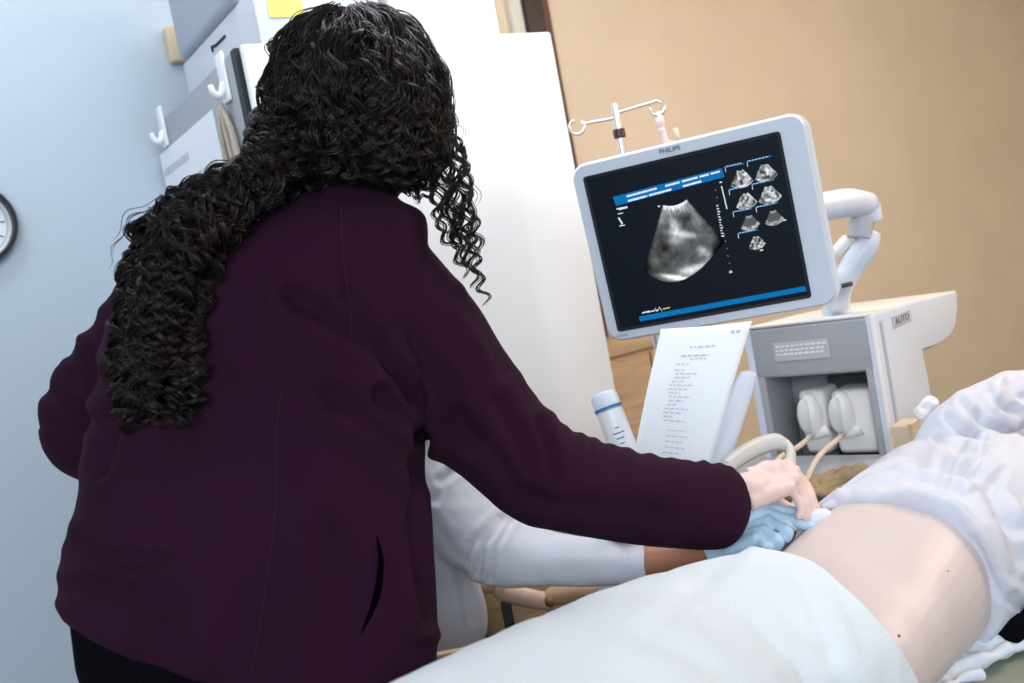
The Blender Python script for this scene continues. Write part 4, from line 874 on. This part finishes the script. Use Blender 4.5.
for pts in [[(180, 200), (150, 208), (128, 222), (122, 245)], [(178, 196), (140, 212), (118, 240), (108, 272)], [(170, 205), (136, 232), (122, 262)], [(300, 30), (268, 62), (258, 104)], [(452, 122), (466, 128), (462, 146)], [(470, 180), (482, 196), (476, 214)]]:
    lock(guide(pts, .004, 1.36, 20), .0035, .05, 2, r=.0006, spread=.003)
V_ = np.concatenate(HV); F_ = np.concatenate(HF); org = ORG[cap.name]
me = bpy.data.meshes.new('curls'); me.vertices.add(len(V_)); me.vertices.foreach_set('co', (V_-org).astype('f').ravel())
me.loops.add(F_.size); me.loops.foreach_set('vertex_index', F_.astype('i').ravel()); me.polygons.add(len(F_)); me.polygons.foreach_set('loop_start', np.arange(0, F_.size, 4, dtype='i')); me.update(calc_edges=True)
me.polygons.foreach_set('use_smooth', [True]*len(F_)); me.materials.append(M['hair'])
o = bpy.data.objects.new('curls', me); sc.collection.objects.link(o); o.parent = cap

# ------------------------------------------------------------------ seated person in the white shirt, and the chair
sit = thing('person', V(400, 650, 1.86)*[1, 1, 0]+UP*.5, 'seated person in a white long-sleeved shirt and blue glove holding the probe', 'person')
mb = MB()
scr_loft(mb, [(392, 372, 26, 1.86, .05, 0), (390, 395, 60, 1.86, .09, 0), (385, 420, 92, 1.86, .11, 0), (383, 470, 86, 1.86, .115, 0), (386, 520, 82, 1.86, .12, 0), (386, 560, 84, 1.86, .125, -3), (390, 595, 96, 1.86, .13, -4), (393, 622, 94, 1.86, .13, -5), (394, 648, 78, 1.86, .12, -6)], 40, 2.3, 50)
SA = [(420, 440, 1.84, 40), (436, 482, 1.815, 44), (462, 520, 1.79, 43), (496, 547, 1.765, 36), (530, 556, 1.75, 31), (580, 561, 1.725, 25), (625, 564, 1.705, 21), (647, 564, 1.695, 19)]
limb(mb, SA, 24, 60, end=False); limb(mb, [(320, 430, 1.88, 38), (318, 500, 1.93, 34), (335, 580, 1.98, 29), (395, 628, 1.99, 24)], 20, 40)
ns, ns2 = cloth_noise(.0022, 20, 51), cloth_noise(.0009, 60, 52)
SF = [([(505, 520), (484, 545), (478, 572)], .006, 4), ([(512, 522), (495, 548), (490, 578)], .005, 3), ([(498, 518), (472, 545), (466, 560)], .004, 4), ([(440, 480), (460, 470)], .003, 4), ([(430, 520), (460, 560), (470, 620)], .004, 6), ([(448, 470), (436, 500)], .003, 4)]
sh = mb.build('shirt', M['shirt'], sit, True, remesh=.0045, iters=4, post=lambda co, no: folds(co+no*(ns(co)+ns2(co))[:, None], no, SF))
a, b_ = V(*SA[-2][:3]), V(*SA[-1][:3]); rr = SA[-2][3]*SA[-2][2]/F
MB().tube([a*1.12-b_*.12, a*.4+b_*.6, b_], [rr*1.01, rr*.99, rr*.94], 28, caps=False).build('cuff', M['shirt'], sh, True)
for k in (.02, .22, .36): MB().tube([a*(1-k)+b_*k, a*(1-k-.05)+b_*(k+.05)], rr*1.025-.0018*k, 28, caps=False).build('cuff_stitch', M['shirtp'], sh, True)
mb = MB(); scr_loft(mb, [(392, 385, 30, 1.86, .05, 0), (388, 420, 78, 1.86, .09, 0), (386, 520, 70, 1.86, .10, 0), (390, 640, 84, 1.87, .11, 0), (392, 690, 80, 1.88, .11, 0)], 32, 2.3, 30)
HC2 = V(392, 325, 1.87); wlimb(mb, [V(390, 400, 1.86), HC2-UP*.04], [.055, .05]); A2, P2 = head(mb, HC2, nrm(XR*.9+ZF*.1-UP*.25), UP)
limb(mb, [(420, 440, 1.84, 28), (462, 518, 1.79, 28), (500, 549, 1.765, 24), (580, 561, 1.725, 19), (650, 560, 1.69, 15.5), (690, 553, 1.665, 14.5), (722, 543, 1.645, 14)], 18, 50)
gw = [V(728, 530, 1.655), V(728, 552, 1.625)]
GK = [V(768, 515, 1.640), V(768, 523, 1.622), V(763, 532, 1.607), V(756, 540, 1.597)]
GT = [[V(786, 519, 1.622), V(802, 524, 1.606), V(814, 527.5, 1.597)], [V(781, 527, 1.602), V(788, 532, 1.594), V(786, 537, 1.597)], [V(773, 537, 1.590), V(779, 542, 1.587), V(776, 547, 1.592)], [V(764, 545, 1.582), V(770, 549, 1.582), V(768, 553, 1.588)]]
GTh = [V(745, 515, 1.65), V(760, 508, 1.655), V(778, 510, 1.65), V(795, 513, 1.64)]
hand(mb, gw[0], gw[1], GK, GT, GTh, -.0008)
limb(mb, [(320, 430, 1.88, 26), (318, 500, 1.93, 26), (335, 580, 1.98, 21), (405, 634, 1.99, 15)], 18, 40); gen_hand(mb, V(407, 635, 1.99), XR-YU*.5, UP, -ZF, .5)
hp2 = V(392, 655, 1.87); LG = []
for dy_, kx in ((.06, .50), (-.10, .44)):
    a = hp2+np.array([0, dy_, -.07]); k_ = np.array([hp2[0]+kx*.85, hp2[1]+dy_*1.3+.06, .52]); g = np.array([k_[0]-.03, k_[1]+.02, .07]); LG.append((a, k_, g))
    wlimb(mb, [a, (a+k_)/2, k_, (k_+g)/2, g], [.07, .06, .045, .045, .033]); mb.ball(g+np.array([.05, 0, -.035]), (.10, .034, .024))
mb.build('body', M['skind'], sit, True, remesh=.0033, iters=3)
face_parts(A2, P2, sit)
mb = MB(); hand(mb, gw[0], gw[1], GK, GT, GTh, .0016, pr=.014); mb.tube([V(706, 550, 1.655), V(716, 547, 1.65), V(730, 541, 1.64)], [.026, .0255, .024], 20)
ng = cloth_noise(.0009, 120, 61)
mb.build('glove', M['glove'], sit, True, remesh=.0022, iters=2, post=lambda co, no: co+no*ng(co)[:, None])
mb = MB(); mb.ball(P2(0, -.022, .038), np.array([.090, .100, .096]), A2); mb.ball(P2(0, .030, .085), np.array([.066, .050, .034]), A2); mb.ball(P2(0, -.055, -.03), np.array([.078, .055, .085]), A2)
mb.build('hair', M['hairc'], sit, True, remesh=.006, iters=2, post=lambda co, no: co+no*(.002*np.sin(co[:, 0]*500))[:, None])
mb = MB()
for a, k_, g in LG: wlimb(mb, [a, (a+k_)/2, k_, (k_+g)/2, g+UP*.02], [.090, .082, .064, .060, .050])
mb.ball(hp2-UP*.05, (.15, .16, .10)); mb.build('trousers', M['black'], sit, True, remesh=.007, iters=3)
for a, k_, g in LG:
    mb = MB(); mb.ball(g+np.array([.05, 0, -.03]), (.125, .045, .036)); mb.ball(g-UP*.01, (.045, .04, .04)); mb.build('shoe', M['shoe'], sit, True, remesh=.006, iters=2)
# probe
t = thing('ultrasound_probe', V(790, 524, 1.61), 'pale ultrasound probe pressed on the belly under the blue gloved fingers', 'probe')
MB().tube([V(748, 532, 1.635), V(775, 527, 1.622), V(800, 522, 1.617), V(814, 519, 1.612), V(825, 517.5, 1.610), V(831, 516.5, 1.610)], [.011, .013, .0135, .0150, .0155, .010], 20, smooth=24).build('handle', M['probe'], t, True)
MB().tube([V(748, 532, 1.635), V(735, 536, 1.66), V(728, 552, 1.72), V(735, 580, 1.76), V(760, 560, 1.82)], [.006, .004, .004, .004, .004], 10, smooth=24).build('probe_cable', M['cable'], t, True)
# chair
ch = thing('armchair', V(400, 650, 1.86)*[1, 1, 0], 'wooden armchair with a black metal frame under the seated person', 'chair')
o0 = V(400, 650, 1.86)*[1, 1, 0]
MB().box(o0+UP*.50, (.25, .25, .03)).build('seat', M['black'], ch, 50, bevel=.02)
MB().box(o0+np.array([-.27, 0, .76]), (.02, .24, .20)).build('backrest', M['wood'], ch, 50, bevel=.015)
far = V(545, 598, 2.03)
for sy, yy in ((1, far[1]), (-1, o0[1]-.28)):
    zt_ = far[2]; ax0 = o0[0]-.24; ax1 = V(592, 598, 2.03)[0]
    MB().box(np.array([(ax0+V(503, 600, 2.03)[0])/2, yy+.03, .70]), ((V(503, 600, 2.03)[0]-ax0)/2, .008, .145 if sy > 0 else .1)).build('side_panel', M['wood'], ch, 50, bevel=.004)
    MB().box(np.array([(V(500, 600, 2.03)[0]+ax1)/2, yy+.03, .675]), ((ax1-V(500, 600, 2.03)[0])/2, .008, .152 if sy > 0 else .1)).build('side_panel', M['wood'], ch, 50, bevel=.004)
    dz_ = lambda px, py: (V(px, py, 2.03)[0], yy, V(px, py, 2.03)[2])
    ar = MB().tube([(ax0, yy, zt_+.03), dz_(480, 585), dz_(502, 591), dz_(525, 597), dz_(552, 602)], [.010, .011, .012, .012, .011], 14, smooth=24, flat=1.6).build('armrest', M['woodl'], ch, True)
    MB().tube([dz_(545, 599), dz_(560, 594), dz_(590, 591), dz_(597, 592)], [.010, .015, .015, .010], 14, smooth=24, flat=1.4).build('armrest', M['wood'], ch, True)
    MB().ball(np.array(dz_(549, 600))-[0, .004, 0], (.011, .016, .013)).build('arm_joint', M['woodk'], ar, True)
    for xx in (V(507, 612, 2.03)[0], o0[0]-.25): MB().box(np.array([xx, yy+.012, zt_/2-.004+.006]), (.010, .010, zt_/2+.002)).build('leg', M['greyd'], ch, bevel=.003)
